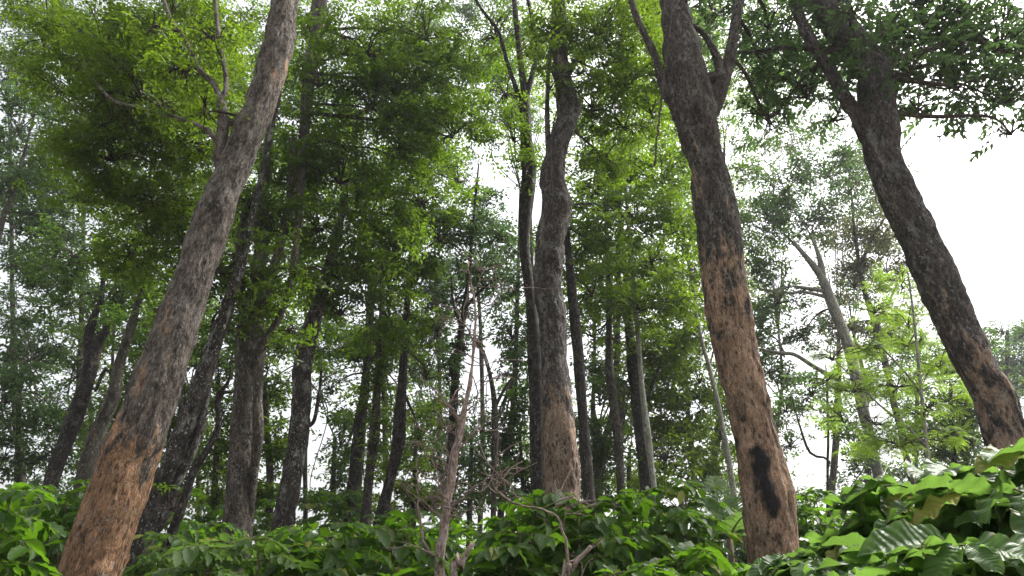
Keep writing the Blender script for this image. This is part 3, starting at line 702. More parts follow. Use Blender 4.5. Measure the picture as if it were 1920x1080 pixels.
tree('stub_tree', 'short far trunk with knobbly top seen in the gap right of the central trunk',
     [(1122, 900, 15), (1118, 840, 16), (1116, 812, 22), (1112, 760, 9), (1114, 700, 7)], 20.0, 'bark_far', group=G2, blobs=[(1120, 700, 30, 30, 20, 1.4), (1095, 870, 30, 60, 20, 1.6), (1130, 890, 30, 40, 20, 1.6)], leaf='leaf_dark', kind='far', scale=.6)

# palms: slender ringed trunks
def palm(label, path, Y, fr_len=1.4):
    t = tree('palm', label, path, Y, 'bark_silver', cat='palm', group='slender pale palm trunks', top=0, base_flare=1.1)
    base = np.array(t.location)
    r = path[-1]; c = P(r[0], r[1], Y)
    for k in range(7):
        a = k*2*math.pi/7+.4
        make_frond(t, base, c, a, fr_len, R(50), 1.1)
    return t
def make_frond(root, base, c, az, L, el, droop, mat='palm', n=34, ll=.32, name='frond'):
    d = np.array([math.cos(az), math.sin(az), 0]); s = np.array([-d[1], d[0], 0])
    ts = np.linspace(0, 1, n)
    p = c + L*(ts[:, None]*d*math.cos(el) + np.array([0, 0, 1])*(ts*math.sin(el) - droop*.5*ts**2)[:, None])
    V, Fc = [], []
    tb = Tubes(); tb.add(np.hstack([p, (.012*(1-ts*.8))[:, None]]), 5)
    v0, q0, t0, b0 = tb.v[0], tb.q[0], tb.t[0], tb.b[0]
    tg = unit(np.gradient(p, axis=0)); up = unit(np.cross(tg, np.repeat(s[None], n, 0)))
    up = np.where(up[:, 2:3] < 0, -up, up)
    k = 0
    for i in range(3, n):
        t_ = ts[i]; l = ll*math.sin(math.pi*(.12+.85*t_))**.7
        for sd in (-1, 1):
            dr = unit(s*sd*.85 + tg[i]*.6 - np.array([0, 0, .12]) + up[i]*.15 + rng.normal(0, .04, 3))
            wv = tg[i]*.011
            a = p[i]; m = a + dr*l*.5; e = a + dr*l - np.array([0, 0, l*.22])
            V += [a-wv*.6, a+wv*.6, m+wv, m-wv, e]; Fc += [(k, k+1, k+2), (k, k+2, k+3), (k+3, k+2, k+4)]; k += 5
    V = np.array(V); Fc = np.array(Fc)
    link_mesh(name, np.vstack([v0, V]), [q0, np.vstack([t0, Fc+len(v0)])], M[mat], root, base, smooth=False)
palm('slender pale ringed palm trunk in front of a dark trunk, right of centre',
     [(1232, 960, 14), (1222, 880, 14), (1212, 800, 14), (1203, 720, 12), (1197, 640, 11), (1190, 560, 10), (1180, 440, 9), (1172, 330, 8)], 15.5)
palm('thin pale palm pole leaning just left of the reddish trunk with the resin patch',
     [(1372, 900, 12), (1360, 830, 12), (1345, 750, 11), (1330, 690, 10), (1316, 640, 9), (1306, 590, 8), (1290, 480, 7), (1270, 380, 7)], 16.0)
fr_root = empty('young_palm', P(1362, 1010, 7.8)*np.array([1, 1, 0]), 'small young palm with a feathery frond beside the foot of the reddish trunk', 'palm')
fb = np.array(fr_root.location)
_c = P(1368, 1010, 7.8)
_t = Tubes(); _t.add(spline([[fb[0], fb[1], -.1, .05], [*(_c*.5+fb*.5), .04], [*_c, .03]], 12), 8); _t.build('trunk', M['stem'], fr_root, fb)
for az, L_, el, dr in ((2.6, .75, 1.1, .5), (.9, .6, 1.2, .5), (3.4, .8, .8, .9), (5.0, .7, .8, .9), (1.7, .8, 1.25, .3)):
    make_frond(fr_root, fb, _c, az, L_, el, dr, ll=.26, n=30)

# ================================================================== RIGHT BACKGROUND
G4 = 'background trees on the right'
tree('limbed_tree', 'tall pale trunk with crooked limbs between the reddish trunk and the right trunk',
     [(1640, 860, 26), (1622, 780, 26), (1605, 710, 25), (1590, 650, 24), (1572, 600, 23), (1556, 560, 24), (1540, 520, 20), (1518, 490, 14), (1488, 455, 9)], 20.0, 'bark_grey', group=G4, top=0, wf=.8,
     limbs=[[(1548, 545, 12), (1540, 500, 12), (1532, 470, 8), (1520, 440, 5)], [(1550, 548, 8), (1510, 540, 7), (1478, 538, 5), (1440, 548, 4)], [(1556, 560, 7), (1510, 548, 6), (1470, 550, 4), (1420, 540, 3)],
            [(1570, 710, 10), (1530, 690, 8), (1490, 665, 8), (1462, 662, 7), (1425, 655, 5)], [(1470, 660, 4), (1455, 635, 3), (1430, 620, 3)]],
     blobs=[(1470, 350, 70, 50, 20, 1.1), (1550, 320, 80, 40, 20, 1.3), (1430, 420, 60, 50, 20, 1.4), (1510, 410, 60, 45, 21, 1.1), (1420, 500, 50, 40, 20, 1.3), (1460, 560, 60, 35, 21, 1.0), (1430, 610, 45, 35, 20, 1.3),
            (1500, 620, 50, 35, 22, 1.0), (1590, 350, 50, 50, 21, 1.1), (1440, 690, 50, 40, 21, 1.0)],
     leaf='leaf_cool', kind='far', scale=.75)
tree('shaded_tree', 'straight brown trunked tree with reddish brown sparse foliage just left of the right trunk',
     [(1700, 860, 20), (1682, 780, 20), (1664, 700, 20), (1645, 620, 19), (1625, 560, 16), (1612, 500, 13), (1602, 430, 9), (1596, 360, 6)], 23.0, 'bark_far', group=G4, wf=.6,
     limbs=[[(1612, 500, 7), (1640, 440, 5), (1665, 400, 3)], [(1640, 620, 7), (1670, 560, 5), (1690, 510, 3)]],
     blobs=[(1620, 330, 55, 50, 23, 1.2), (1640, 420, 60, 50, 23, 1.4), (1590, 430, 50, 50, 24, 1.3), (1660, 500, 55, 40, 23, 1.4), (1600, 530, 50, 40, 24, 1.4), (1680, 580, 50, 40, 24, 1.3), (1560, 620, 45, 40, 24, 1.1), (1630, 640, 50, 40, 24, 1.4)],
     leaf='leaf_brown', kind='far', scale=.8)
tree('young_bright_tree', 'young tree with yellow green feathery leaves left of the right trunk',
     [(1745, 900, 7), (1738, 840, 7), (1730, 760, 7), (1722, 680, 6), (1714, 600, 5), (1705, 530, 4)], 12.0, 'bark_silver', group=G4, top=.5,
     limbs=[[(1738, 840, 5), (1700, 800, 5), (1650, 760, 4), (1600, 710, 3), (1560, 670, 2)], [(1728, 740, 4), (1690, 690, 4), (1640, 640, 3), (1590, 600, 2)]],
     blobs=[(1690, 520, 50, 30, 12, 1.0), (1740, 560, 40, 30, 12.3, .9), (1640, 580, 40, 20, 12, .8), (1620, 650, 50, 22, 12, 1.0), (1700, 640, 55, 28, 12.3, 1.0), (1560, 670, 45, 18, 12, .8), (1600, 730, 50, 18, 11.8, .9),
            (1680, 720, 55, 22, 12, 1.1), (1760, 680, 35, 35, 12.4, .9), (1640, 790, 55, 20, 12, .9), (1730, 770, 50, 22, 11.8, 1.1), (1690, 830, 60, 22, 12, 1.0), (1760, 820, 50, 22, 12.2, 1.0), (1550, 710, 30, 14, 11.8, .8), (1790, 740, 30, 30, 12.4, .8), (1620, 700, 70, 40, 13, .9), (1700, 600, 60, 50, 13, .9), (1720, 720, 70, 50, 13, 1.0), (1640, 820, 70, 40, 13, 1.0), (1580, 780, 50, 40, 13, .7)],
     leaf='leaf_bright', kind='pinnate', scale=.5, clump=.6)
tree('bushy_tree', 'dark bushy tree standing low behind the foot of the right trunk',
     [(1790, 900, 14), (1788, 840, 12), (1785, 780, 9), (1782, 720, 6)], 18.0, 'bark_dark', group=G4, top=0,
     blobs=[(1790, 760, 50, 50, 18, 2.2), (1780, 690, 40, 40, 18.5, 1.8), (1750, 830, 60, 40, 18, 2.2), (1820, 820, 40, 50, 18, 2.2), (1840, 640, 20, 40, 19, .8)], leaf='leaf_dark', kind='far', scale=.6)
tree('far_tree', 'pale green tree far off at the right edge beyond the right trunk',
     [(1905, 900, 10), (1902, 800, 9), (1900, 700, 6)], 45.0, 'bark_far', group=G4, top=0,
     blobs=[(1900, 670, 40, 28, 45, 2.2), (1890, 720, 50, 30, 44, 2.4), (1940, 640, 60, 40, 45, 2.4), (1930, 720, 50, 60, 45, 2.4)], leaf='leaf_cool', kind='far', scale=1.3)
tree('leggy_sapling', 'thin dark sapling against white sky low between the reddish trunk and the bright young tree',
     [(1552, 900, 6), (1553, 830, 6), (1552, 770, 5), (1550, 710, 4)], 14.0, 'bark_far', group=G4, top=.3,
     limbs=[[(1553, 860, 4), (1520, 850, 5), (1500, 800, 4), (1485, 745, 3)]],
     blobs=[(1520, 730, 50, 40, 15, 1.2), (1470, 760, 45, 40, 16, 1.2), (1560, 790, 40, 40, 16, .8), (1600, 830, 50, 40, 16, 1.2), (1480, 830, 40, 25, 17, .5)], leaf='leaf_cool', kind='far', scale=.55)

# ================================================================== LEFT AND CENTRE BACKGROUND
G5 = 'hazy background trees'
BG = [
 # label, trunk path, Y, blobs, leaf
 ('tall hazy tree filling the upper left edge of the picture', [(-60, 800, 18), (-30, 600, 15), (0, 430, 11), (28, 350, 8), (55, 250, 5)], 18,
  [(40, 230, 70, 70, 18, 1.6), (30, 330, 70, 45, 18, 1.3), (90, 310, 50, 40, 19, 1.2), (120, 420, 60, 40, 19, 1.3), (20, 130, 50, 50, 18, .8), (40, 430, 50, 40, 19, .9), (-60, 300, 70, 120, 18, 1.6)], 'leaf_cool'),
 ('hazy tree at the left edge with fine speckled foliage low down', [(30, 950, 14), (32, 880, 13), (35, 780, 10), (40, 680, 7)], 22,
  [(60, 590, 80, 45, 24, .95), (50, 670, 80, 50, 24, .9), (110, 640, 50, 50, 24, .9), (15, 740, 45, 60, 21, 2.0), (60, 790, 60, 40, 22, 1.3), (110, 760, 50, 50, 24, .8), (10, 850, 50, 40, 21, 1.8), (80, 850, 50, 35, 22, 1.2)], 'leaf_cool'),
 ('leafy background tree seen between the bowed trunk and the leaning trunk', [(250, 950, 12), (250, 850, 11), (255, 740, 8)], 20,
  [(240, 760, 40, 60, 20, 1.8), (200, 840, 40, 40, 20, 1.5), (270, 680, 40, 40, 20, 1.5), (230, 880, 50, 30, 20, 1.6)], 'leaf_mid'),
 ('green background tree between the leaning trunk and the multi stemmed trunk', [(400, 980, 14), (405, 880, 12), (408, 780, 9), (410, 700, 6)], 20,
  [(400, 650, 50, 45, 20, 1.4), (420, 760, 50, 60, 20, 1.3), (380, 850, 50, 50, 20, 1.8), (420, 920, 50, 40, 20, 2.0), (340, 700, 40, 60, 20, 1.6), (330, 820, 40, 60, 20, 1.5)], 'leaf_mid'),
 ('background tree with thin dark stem between the multi stemmed trunk and the spotted trunk', [(505, 970, 16), (506, 880, 14), (500, 800, 12), (496, 720, 9)], 19,
  [(520, 640, 40, 50, 19, 1.3), (510, 730, 35, 45, 19, 1.4), (520, 830, 30, 60, 19, 1.6), (500, 920, 40, 40, 19, 2.0), (600, 660, 30, 40, 19, .7)], 'leaf_mid'),
 ('hazy tree low in the gap right of the spotted trunk', [(625, 985, 12), (625, 900, 11), (628, 820, 8)], 26,
  [(650, 790, 25, 45, 26, 1.2), (640, 880, 30, 40, 26, 1.6), (640, 940, 60, 30, 26, 2.0), (590, 940, 30, 20, 26, .9), (600, 740, 20, 30, 26, .6)], 'leaf_cool'),
 ('yellow green background tree behind the bow shaped slim trunk', [(775, 985, 12), (778, 900, 11), (780, 800, 8)], 21,
  [(780, 900, 35, 55, 21, 2.0), (740, 870, 30, 40, 21, 1.5), (800, 780, 35, 50, 22, .9), (750, 760, 25, 60, 22, .6), (800, 950, 50, 30, 21, 2)], 'leaf_lime'),
 ('background tree with open twiggy foliage behind the bare dead tree', [(880, 985, 12), (882, 900, 10), (884, 820, 7)], 23,
  [(890, 780, 40, 50, 23, .7), (880, 860, 50, 50, 23, .9), (820, 870, 40, 50, 23, 1.0), (850, 940, 60, 35, 23, 1.3), (930, 880, 40, 40, 23, 1.2), (820, 760, 30, 40, 23, .8)], 'leaf_cool'),
 ('dense dark green tree standing low against the left side of the central trunk', [(985, 985, 12), (980, 900, 10), (975, 820, 7)], 19,
  [(970, 760, 35, 45, 19, 2.0), (960, 840, 40, 45, 19, 2.2), (985, 910, 45, 40, 19, 2.4), (960, 660, 30, 50, 20, 1.0), (1000, 600, 20, 60, 20, 1.2)], 'leaf_dark'),
 ('dense background tree low behind the palm trunk right of centre', [(1180, 990, 12), (1180, 900, 10), (1180, 850, 7)], 24,
  [(1180, 880, 40, 40, 24, 1.5), (1130, 820, 30, 40, 24, .9), (1190, 760, 25, 60, 24, 1.0), (1240, 900, 50, 40, 23, 1.8), (1320, 880, 50, 50, 22, 1.8), (1350, 800, 30, 70, 22, 1.3)], 'leaf_mid'),
 ('background tree filling the gap above the central dead tree', [(900, 985, 12), (905, 800, 10), (900, 600, 8), (890, 480, 6)], 28,
  [(860, 500, 50, 40, 28, .9), (930, 560, 40, 50, 28, .6), (820, 540, 50, 50, 28, 1.1), (800, 640, 50, 40, 28, .9), (880, 620, 40, 30, 28, .4), (950, 480, 30, 40, 28, 1.0)], 'leaf_cool'),
 ('bluish background tree between the leaning trunk crown and the left edge', [(180, 985, 12), (175, 850, 10), (165, 700, 8)], 26,
  [(170, 560, 50, 40, 26, 1.0), (100, 500, 60, 40, 26, 1.1), (180, 800, 40, 50, 26, .5), (60, 400, 50, 40, 26, .8), (120, 350, 50, 40, 26, 1.0)], 'leaf_cool'),
]
for lb, pth, Yb, bl, lf in BG:
    tree('background_tree', lb, pth, Yb, 'bark_far', group=G5, top=0 if pth[-1][1] > 400 else 1.5, blobs=bl, kind='far', leaf=lf, scale=.6 + .012*Yb)
# the wood behind: foliage density wanted per 60 px cell of the view (0 open sky, 8 closed)
DENS = ["67888888863688885456888846000000", "57888888874588886456888856000000", "57888888886777774457888866000000", "26888888886788865557888864000000", "47888888885788222257778763200000", "57788888887888221257678752240000", "66778888887888222258778842460000", "56777888886888445457788842560000", "33337788886777445367788842460000", "33336788875777225267788850460000", "33337778865677224267778841477754", "33336678723567223157778851577766", "33336677722556224367677741477777", "65566777722556455377577740477888", "66667777723567556488568850567888", "66668888775688688888888870888888"]
FT = []
for k in range(22):
    px = 45 + k*88 + rng.uniform(-28, 28); Yt = rng.uniform(18, 30)
    if 1690 < px < 1900: Yt = 32
    lean = rng.uniform(-45, 45); topy = rng.uniform(250, 450) if px < 1350 else 620
    w0 = rng.uniform(9, 17)
    FT.append(dict(px=px, Y=Yt, path=[(px, 985, w0), (px+lean*.3+rng.uniform(-8, 8), 850, w0*.9), (px+lean*.6+rng.uniform(-10, 10), 720, w0*.75), (px+lean, topy, w0*.35)], blobs=[]))
for r_, row in enumerate(DENS):
    for c_, ch in enumerate(row):
        d_ = int(ch)
        if d_ < 3: continue
        cov = (.165 if c_ < 22 else .10)*d_*rng.uniform(.7, 1.3)
        x_, y_ = c_*60+30+rng.uniform(-22, 22), r_*60+30+rng.uniform(-20, 20)
        tt_ = sorted(FT, key=lambda q: abs(q['px']-x_)+rng.uniform(0, 60))[0]
        s_ = rng.uniform(34, 52)
        tt_['blobs'].append((x_, y_, s_*1.15, s_*.85, tt_['Y']+rng.uniform(-2.5, 2.5), cov))
for k, q in enumerate(FT):
    if not q['blobs']: continue
    lf = 'leaf_cool' if (q['px'] < 160 or 820 < q['px'] < 960 or (q['px'] > 1400 and k % 2)) else ('leaf_mid' if k % 3 else 'leaf_dark')
    if 1000 < q['px'] < 1400 and k % 2: lf = 'leaf_lime'
    tree('woodland_tree', 'thin trunked tree of the wood closing the view behind all the nearer trees', q['path'], q['Y'], 'bark_far', group='woodland behind the nearer trees',
         top=0, blobs=q['blobs'], kind='far', leaf=lf, scale=.5+.012*q['Y'], clump=.5)
print('faces trees', NF)

# ================================================================== DEAD TREE AND SNAGS
def bare(name, label, Y, parts, cat, mat='bark_dead', group=None, grow=0, sd=5, thin=.85):
    rs = np.random.default_rng(sd)
    first = parts[0]
    b0 = P(first[0][0], first[0][1], first[0][3] if len(first[0]) > 3 else Y)
    base = np.array([b0[0], b0[1], float(gz(b0[0], b0[1]))])
    root = empty(name, base, label, cat, group)
    for i, l in enumerate(parts):
        ly = []
        for r in l:
            yy = r[3] if len(r) > 3 else Y
            ly.append([*P(r[0], r[1], yy), thin*r[2]*.5*T(r[1], yy)/F])
        if i == 0 or ly[0][2] < .9: ly = [[base[0], base[1], base[2]-.05, ly[0][3]*1.15]] + ly
        cl = spline(np.array(ly), 60 if i == 0 else 26)
        cl[:, :3] += rs.normal(0, .004, (len(cl), 3))*(np.arange(len(cl))[:, None] > 0)
        tb = Tubes(); tb.add(cl, 16 if i == 0 else 8, amp=.32*ly[0][3], seed=i, freq=16)
        if grow:
            for k in range(int(grow*(2 if i == 0 else 1))):
                j = rs.integers(len(cl)//3, len(cl)-2); o = cl[j, :3]
                d = unit(np.array([rs.normal(0, 1), rs.normal(0, .5), rs.uniform(.1, 1.1)])); ln = rs.uniform(.1, .32)
                e = o + d*ln; m_ = (o+e)/2 + rs.normal(0, .03, 3)
                tb.add(spline([[*o, cl[j, 3]*.4], [*m_, .004], [*e, .0018]], 8), 5)
                e2 = m_ + unit(d+rs.normal(0, .6, 3))*ln*.6
                tb.add(spline([[*m_, .0035], [*((m_+e2)/2+rs.normal(0, .01, 3)), .003], [*e2, .0015]], 6), 4)
        tb.build('trunk' if i == 0 else 'branch', M[mat], root, base, lambda v, b: {'warm': np.zeros(len(v)), 'stain': np.zeros(len(v))})
    return root
bare('dead_tree', 'bare pinkish dead tree with broken twisting branches rising from the coffee bushes', 5.0,
     [[(824, 1090, 34), (832, 1000, 30), (838, 940, 27), (846, 880, 26), (862, 810, 22), (874, 750, 18), (884, 690, 14), (889, 640, 11), (892, 590, 8), (886, 540, 6), (878, 490, 4)],
      [(862, 790, 12), (848, 768, 11), (834, 758, 8), (826, 752, 6)],
      [(846, 880, 9), (858, 846, 8), (880, 820, 7), (900, 795, 4)],
      [(838, 940, 8), (826, 900, 6), (812, 868, 5), (800, 850, 3)],
      [(846, 872, 7), (838, 845, 6), (826, 835, 5), (818, 820, 3)],
      [(838, 950, 9), (862, 940, 8), (880, 920, 6), (905, 905, 3), (930, 925, 3)],
      [(888, 645, 6), (905, 660, 6), (915, 690, 5)],
      [(889, 640, 5), (872, 610, 4), (850, 596, 3), (830, 590, 2)],
      [(892, 600, 5), (910, 570, 4), (945, 545, 3), (985, 540, 2)],
      [(886, 560, 4), (900, 520, 3), (915, 490, 2)],
      [(884, 700, 5), (896, 740, 4), (884, 780, 3)],
      [(830, 1010, 9), (842, 970, 8), (846, 930, 4), (840, 880, 3)],
      [(826, 1060, 11), (806, 1035, 10), (792, 1005, 9), (786, 960, 8), (783, 910, 6), (780, 860, 4)],
      [(834, 990, 6), (818, 960, 5), (806, 930, 3)],
      [(838, 985, 6), (858, 965, 4), (880, 952, 2)]],
     'dead tree', grow=6, thin=.56)
bare('pruned_stump', 'thick brown pruned stub slanting right beside the foot of the bare dead tree', 4.2,
     [[(850, 1100, 24), (864, 1065, 24), (878, 1035, 22), (888, 1018, 19)]], 'stump', group='pruned coffee stubs', thin=.45)
bare('pruned_stump', 'forked pruned stub with a long arching dry branch below the central trunk', 4.2,
     [[(1060, 1110, 20), (1072, 1070, 20), (1092, 1040, 18), (1108, 1022, 15)], [(1068, 1078, 13), (1062, 1030, 11), (1056, 990, 10), (1040, 968, 8), (1000, 950, 7), (960, 942, 8), (930, 915, 6), (915, 890, 3)],
      [(1056, 990, 5), (1062, 950, 3), (1058, 915, 2)], [(930, 915, 5), (935, 890, 4), (950, 905, 3), (970, 930, 3)]], 'stump', group='pruned coffee stubs', grow=4, sd=9, thin=.45)

# hanging vine
def vine(label, pts, Y, w, group='vines hanging from the trunks'):
    p = np.array([[*P(a, b, Y), w] for a, b in pts])
    base = p[-1, :3]
    o = Tubes(); c = spline(p, 50); c[:, :3] += rng.normal(0, .004, (50, 3)); o.add(c, 6)
    ob = o.build('vine', M['twig'], None, base); ob.location = base
    ob['label'] = label; ob['category'] = 'vine'; ob['group'] = group
vine('dark vine hanging from the left fork of the reddish trunk', [(1262, -10), (1254, 70), (1248, 130), (1240, 190), (1234, 240), (1228, 310)], 6.5, .010)
vine('pale thin vine hanging down the front of the central trunk from its snag', [(1062, 150), (1050, 190), (1036, 240), (1033, 290), (1035, 340), (1036, 362)], 8.7, .010)

# ================================================================== COFFEE BUSHES
def leaf_template(n, m, rs, rib=True):
    """elliptic drip-tipped leaf, unit length along +x"""
    s = np.linspace(0, 1, n+1); v = np.linspace(-1, 1, 2*m+1)
    S, V_ = np.meshgrid(s, v, indexing='ij')
    w_ = .235*np.sin(np.pi*np.clip(S*.93+.0, 0, 1)**.92)**.85
    w_ = np.where(S > .9, w_*np.clip((1-S)/.1, 0.02, 1)**.8, w_); w_ = np.maximum(w_, .004)
    ph = rs.uniform(0, 6.28); ph2 = rs.uniform(0, 6.28)
    droop = rs.uniform(.12, .5)
    edge = rs.uniform(.025, .055)
    Yv = V_*w_*(1+.04*np.sin(S*40+ph)*np.abs(V_))
    fold = rs.uniform(.15, .55)
    Z = np.abs(V_)*w_*fold - droop*S**1.8 + edge*np.abs(V_)**1.6*np.sin(S*rs.uniform(14, 24)+ph+np.where(V_ > 0, 0, 1.7))
    if rib: Z = Z + .0065*np.sin((S-.13*np.abs(V_))*12*2*np.pi)*(np.abs(V_) > .05)*np.clip(w_/.1, 0, 1)
    Xv = S - .25*droop*S**2
    Yv = Yv + .06*np.sin(ph2)*S**2
    V = np.stack([Xv, Yv, Z], -1).reshape(-1, 3)
    uv = np.stack([S, V_, np.zeros_like(S)], -1).reshape(-1, 3)
    k = (np.arange(n)[:, None]*(2*m+1)+np.arange(2*m)[None]).ravel()
    Fq = np.stack([k, k+(2*m+1), k+(2*m+1)+1, k+1], 1)
    return V, Fq, uv
_rs = np.random.default_rng(3)
LT = {'hero': [leaf_template(36, 4, _rs) for _ in range(8)], 'mid': [leaf_template(10, 2, _rs, False) for _ in range(6)]}
def place_leaves(tpl, pos, fw, up, size):
    fw = unit(fw); up = up - fw*np.sum(up*fw, 1, keepdims=True); up = unit(up); sd = np.cross(up, fw)
    ts = LT[tpl]; which = rng.integers(0, len(ts), len(pos))
    VV, FF, UU, off = [], [], [], 0
    for k in range(len(ts)):
        idx = np.where(which == k)[0]
        if not len(idx): continue
        tv, tf, uv = ts[k]
        B = np.stack([fw[idx], sd[idx], up[idx]], 1)*size[idx, None, None]
        B[:, 1] *= rng.uniform(.85, 1.15, (len(idx), 1))
        v = np.einsum('vk,nkj->nvj', tv, B) + pos[idx, None, :]
        VV.append(v.reshape(-1, 3)); FF.append((tf[None]+(np.arange(len(idx))*len(tv))[:, None, None]+off).reshape(-1, 4))
        UU.append(np.tile(uv, (len(idx), 1))); off += len(idx)*len(tv)
    return np.vstack(VV), np.vstack(FF), np.vstack(UU)
NL = 0
def coffee(label, x, y, H, Rd, leaf=.17, tpl='mid', stems=4, mat='coffee', zmin=.35, node=.13, group='coffee bushes', lean=(0, 0), dens=1.0, low=True):
    global NL
    base = np.array([x, y, float(gz(x, y))])
    root = empty('coffee_bush', base, label, 'coffee bush', group)
    st = Tubes(); br = Tubes()
    PP, FW, UP, SZ = [], [], [], []
    Z = np.array([0, 0, 1.])
    for s in range(stems):
        a = s*2*math.pi/stems + rng.uniform(-.5, .5); ro = Rd*rng.uniform(.12, .35)
        h = H*rng.uniform(.86, 1.0) if s else H
        top = base + np.array([math.cos(a)*ro+lean[0], math.sin(a)*ro+lean[1], h-.12])
        foot = base + np.array([math.cos(a)*.06, math.sin(a)*.06, -.05])
        c = spline([[*foot, .02], [*((foot+top)/2+rng.normal(0, .05, 3)), .015], [*top, .005]], 24)
        st.add(c, 8, amp=.003, seed=s)
        nn = int(h*(1-zmin)/node)
        rot = rng.uniform(0, 3.14)
        for k in range(nn+1):
            f = zmin + (1-zmin)*k/nn
            p0 = np.array([np.interp(f, np.linspace(0, 1, 24), c[:, i]) for i in range(3)])
            rot += math.pi/2 + rng.normal(0, .25)
            bl = Rd*(1.0 - .68*f**2.2)*rng.uniform(.7, 1.1)
            for sg in (0, math.pi):
                az = rot + sg + rng.normal(0, .2)
                d = np.array([math.cos(az), math.sin(az), 0])
                rise = rng.uniform(.15, .45); dp = rng.uniform(.3, .7)
                m = max(4, int(bl/(leaf*.38)*dens))
                tt = np.linspace(0, 1, m+1)
                pts = p0 + d*bl*tt[:, None] + Z*(bl*(rise*tt - dp*.75*tt**2))[:, None] + np.cumsum(rng.normal(0, .006, (m+1, 3)), 0)
                br.add(np.hstack([pts, (.0045*(1-.6*tt))[:, None]]), 5)
                tg = unit(np.gradient(pts, axis=0)); side = unit(np.cross(np.repeat(Z[None], m+1, 0), tg))
                for i in range(1, m+1):
                    if tt[i] < .18 and f < .9: continue
                    if i == m:
                        PP.append(pts[i]); FW.append(tg[i]+rng.normal(0, .2, 3)); UP.append(Z+rng.normal(0, .2, 3)); SZ.append(leaf*rng.uniform(.5, .85))
                    for q in (-1, 1):
                        if rng.random() < .12: continue
                        dr = side[i]*q*.9 + tg[i]*rng.uniform(.3, .75) + Z*rng.uniform(-.45, .25)
                        PP.append(pts[i]+side[i]*q*.006); FW.append(dr); UP.append(Z+rng.normal(0, .28, 3)); SZ.append(leaf*rng.uniform(.7, 1.2)*(1-.25*tt[i]*(rng.random() < .5)))
        # crown of the stem
        for k in range(6):
            az = rng.uniform(0, 6.28)
            PP.append(c[-1, :3]-Z*.03*(k//2)); FW.append(np.array([math.cos(az), math.sin(az), rng.uniform(.2, .9)])); UP.append(Z+rng.normal(0, .2, 3)); SZ.append(leaf*rng.uniform(.6, 1.0))
    PP, FW, UP, SZ = map(np.array, (PP, FW, UP, SZ))
    # keep clear of the lens
    dd = np.linalg.norm(PP-CAM, axis=1); ok = dd > 1.12
    v, f, uv = place_leaves(tpl, PP[ok], FW[ok], UP[ok], SZ[ok])
    link_mesh('leaves', v, [f], M[mat], root, base, {'luv': uv})
    z0 = lambda v, b: {'warm': np.zeros(len(v)), 'stain': np.zeros(len(v))}
    st.build('stems', M['stem'], root, base, z0); br.build('branches', M['stem'], root, base, z0)
    NL += ok.sum()
    return root
def coffee_at(label, px, py, Y, Rd, **k):
    p = P(px, py, Y)
    return coffee(label, p[0], p[1], p[2], Rd, **k)
coffee_at('big leaved coffee bush filling the bottom right corner', 1790, 850, 1.95, .62, leaf=.215, mat='coffee_near', tpl='hero', stems=5, node=.11)
coffee_at('coffee bush at the right edge rising highest in front of the right trunk', 1950, 785, 2.15, .55, leaf=.215, mat='coffee_near', tpl='hero', stems=4, node=.11)
coffee_at('large leaved coffee bush in front of the foot of the reddish trunk', 1650, 865, 2.5, .5, leaf=.215, mat='coffee_near', tpl='hero', stems=5, node=.11)
coffee_at('low coffee bush at the bottom edge between the reddish trunk and the corner', 1630, 975, 2.0, .42, leaf=.21, mat='coffee_near', tpl='hero', stems=4, node=.12)
coffee_at('lowest coffee bush at the bottom edge just right of the reddish trunk foot', 1515, 985, 2.7, .38, leaf=.21, mat='coffee_near', tpl='hero', stems=4, node=.12)
coffee_at('coffee bush below the resin patch at the foot of the reddish trunk', 1275, 1010, 4.4, .62, stems=4)
coffee_at('dark coffee bush standing tallest left of the reddish trunk', 1250, 885, 6.2, .85, stems=5)
coffee_at('coffee bush right in front of the central trunk', 1115, 918, 5.8, .8, stems=5)
coffee_at('coffee bush just left of the central trunk foot', 980, 915, 6.0, .8, stems=5)
coffee_at('coffee bush between the dead tree and the forked stub', 930, 975, 5.4, .7, stems=4)
coffee_at('coffee bush left of the bare dead tree', 735, 948, 5.4, .85, stems=5)
coffee_at('coffee bush under the slim dark trunks', 610, 965, 5.0, .8, stems=5)
coffee_at('pale leaved coffee bush in front of the multi stemmed trunk', 440, 975, 4.6, .75, stems=4, mat='coffee_light', leaf=.13)
coffee_at('light green coffee bush touching the right side of the leaning trunk', 300, 975, 6.9, .6, stems=3, mat='coffee_light', leaf=.14)
coffee_at('dark coffee bush at the left edge beside the leaning trunk', -15, 885, 4.6, .62, stems=5, leaf=.195, mat='coffee')
coffee_at('coffee bush behind the leaning trunk at the left', 150, 885, 7.4, .7, stems=4)
coffee_at('coffee bush low at the bottom edge under the dead tree', 690, 1050, 3.9, .6, stems=4)
coffee_at('coffee bush low at the bottom edge under the central trunk', 1170, 1035, 4.0, .6, stems=4)
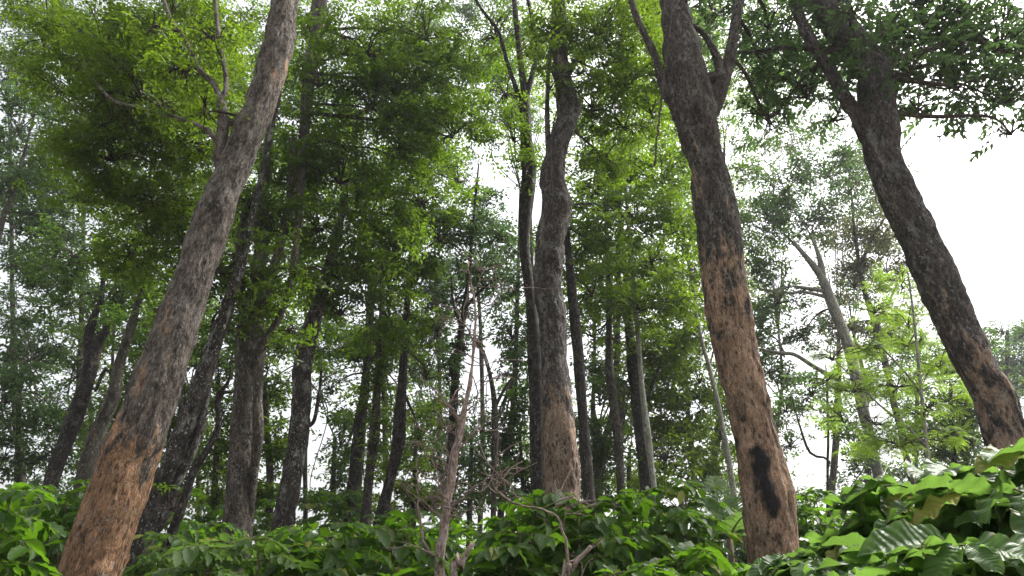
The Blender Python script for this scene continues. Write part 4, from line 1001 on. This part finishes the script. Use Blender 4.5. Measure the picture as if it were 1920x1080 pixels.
coffee_at('pale coffee bush low at the bottom edge right of the leaning trunk', 415, 1050, 3.9, .42, stems=4, mat='coffee_light', leaf=.14)
for i, (px, py, Yc, lbs) in enumerate([(80, 930, 8.5, 'far coffee bush at the left edge'), (560, 965, 8.5, 'far coffee bush below the spotted trunk'), (840, 960, 8.8, 'far coffee bush behind the bare dead tree'),
                                      (1200, 950, 9.0, 'far coffee bush at the foot of the palm trunk'), (1500, 905, 8.5, 'far coffee bush right of the reddish trunk'), (380, 960, 9, 'far coffee bush below the multi stemmed trunk'), (1700, 900, 9, 'far coffee bush below the bright young tree')]):
    coffee_at(lbs, px, py, Yc, .9, stems=5, node=.16)
for i, px in enumerate(np.linspace(-60, 1980, 19)):
    coffee_at('tall coffee bush deep under the trees behind the front rows of bushes', px+rng.uniform(-30, 30), rng.uniform(905, 950), 13+rng.uniform(0, 5), 1.25, stems=5, node=.26, leaf=.24, zmin=.2, mat='coffee', group='tall bushes deep under the trees')
print('coffee leaves', NL)

# ------------------------------------------------------------------ haze
top_z = max((o.matrix_world @ Vector(c)).z if o.parent is None else (o.parent.location + Vector(c)).z for o in sc.objects if o.type == 'MESH' for c in o.bound_box)
hm = bpy.data.materials.new('haze_air'); hm.use_nodes = True
ht = hm.node_tree; ht.nodes.clear()
pv = ht.nodes.new('ShaderNodeVolumePrincipled'); pv.inputs['Color'].default_value = (.93, .96, 1, 1); pv.inputs['Density'].default_value = .0008; pv.inputs['Anisotropy'].default_value = .3
ho = ht.nodes.new('ShaderNodeOutputMaterial'); ht.links.new(pv.outputs[0], ho.inputs['Volume'])
a, b, z0_, z1_ = 420, 470, -1.3, top_z + 1
hv = [(x, y, z) for z in (z0_, z1_) for x, y in ((-a, -a), (a, -a), (a, b), (-a, b))]
hz = link_mesh('haze', np.array(hv), [np.array([(0, 3, 2, 1), (4, 5, 6, 7), (0, 1, 5, 4), (1, 2, 6, 5), (2, 3, 7, 6), (3, 0, 4, 7)])], hm, smooth=False)
hz['kind'] = 'stuff'
print('top', top_z)
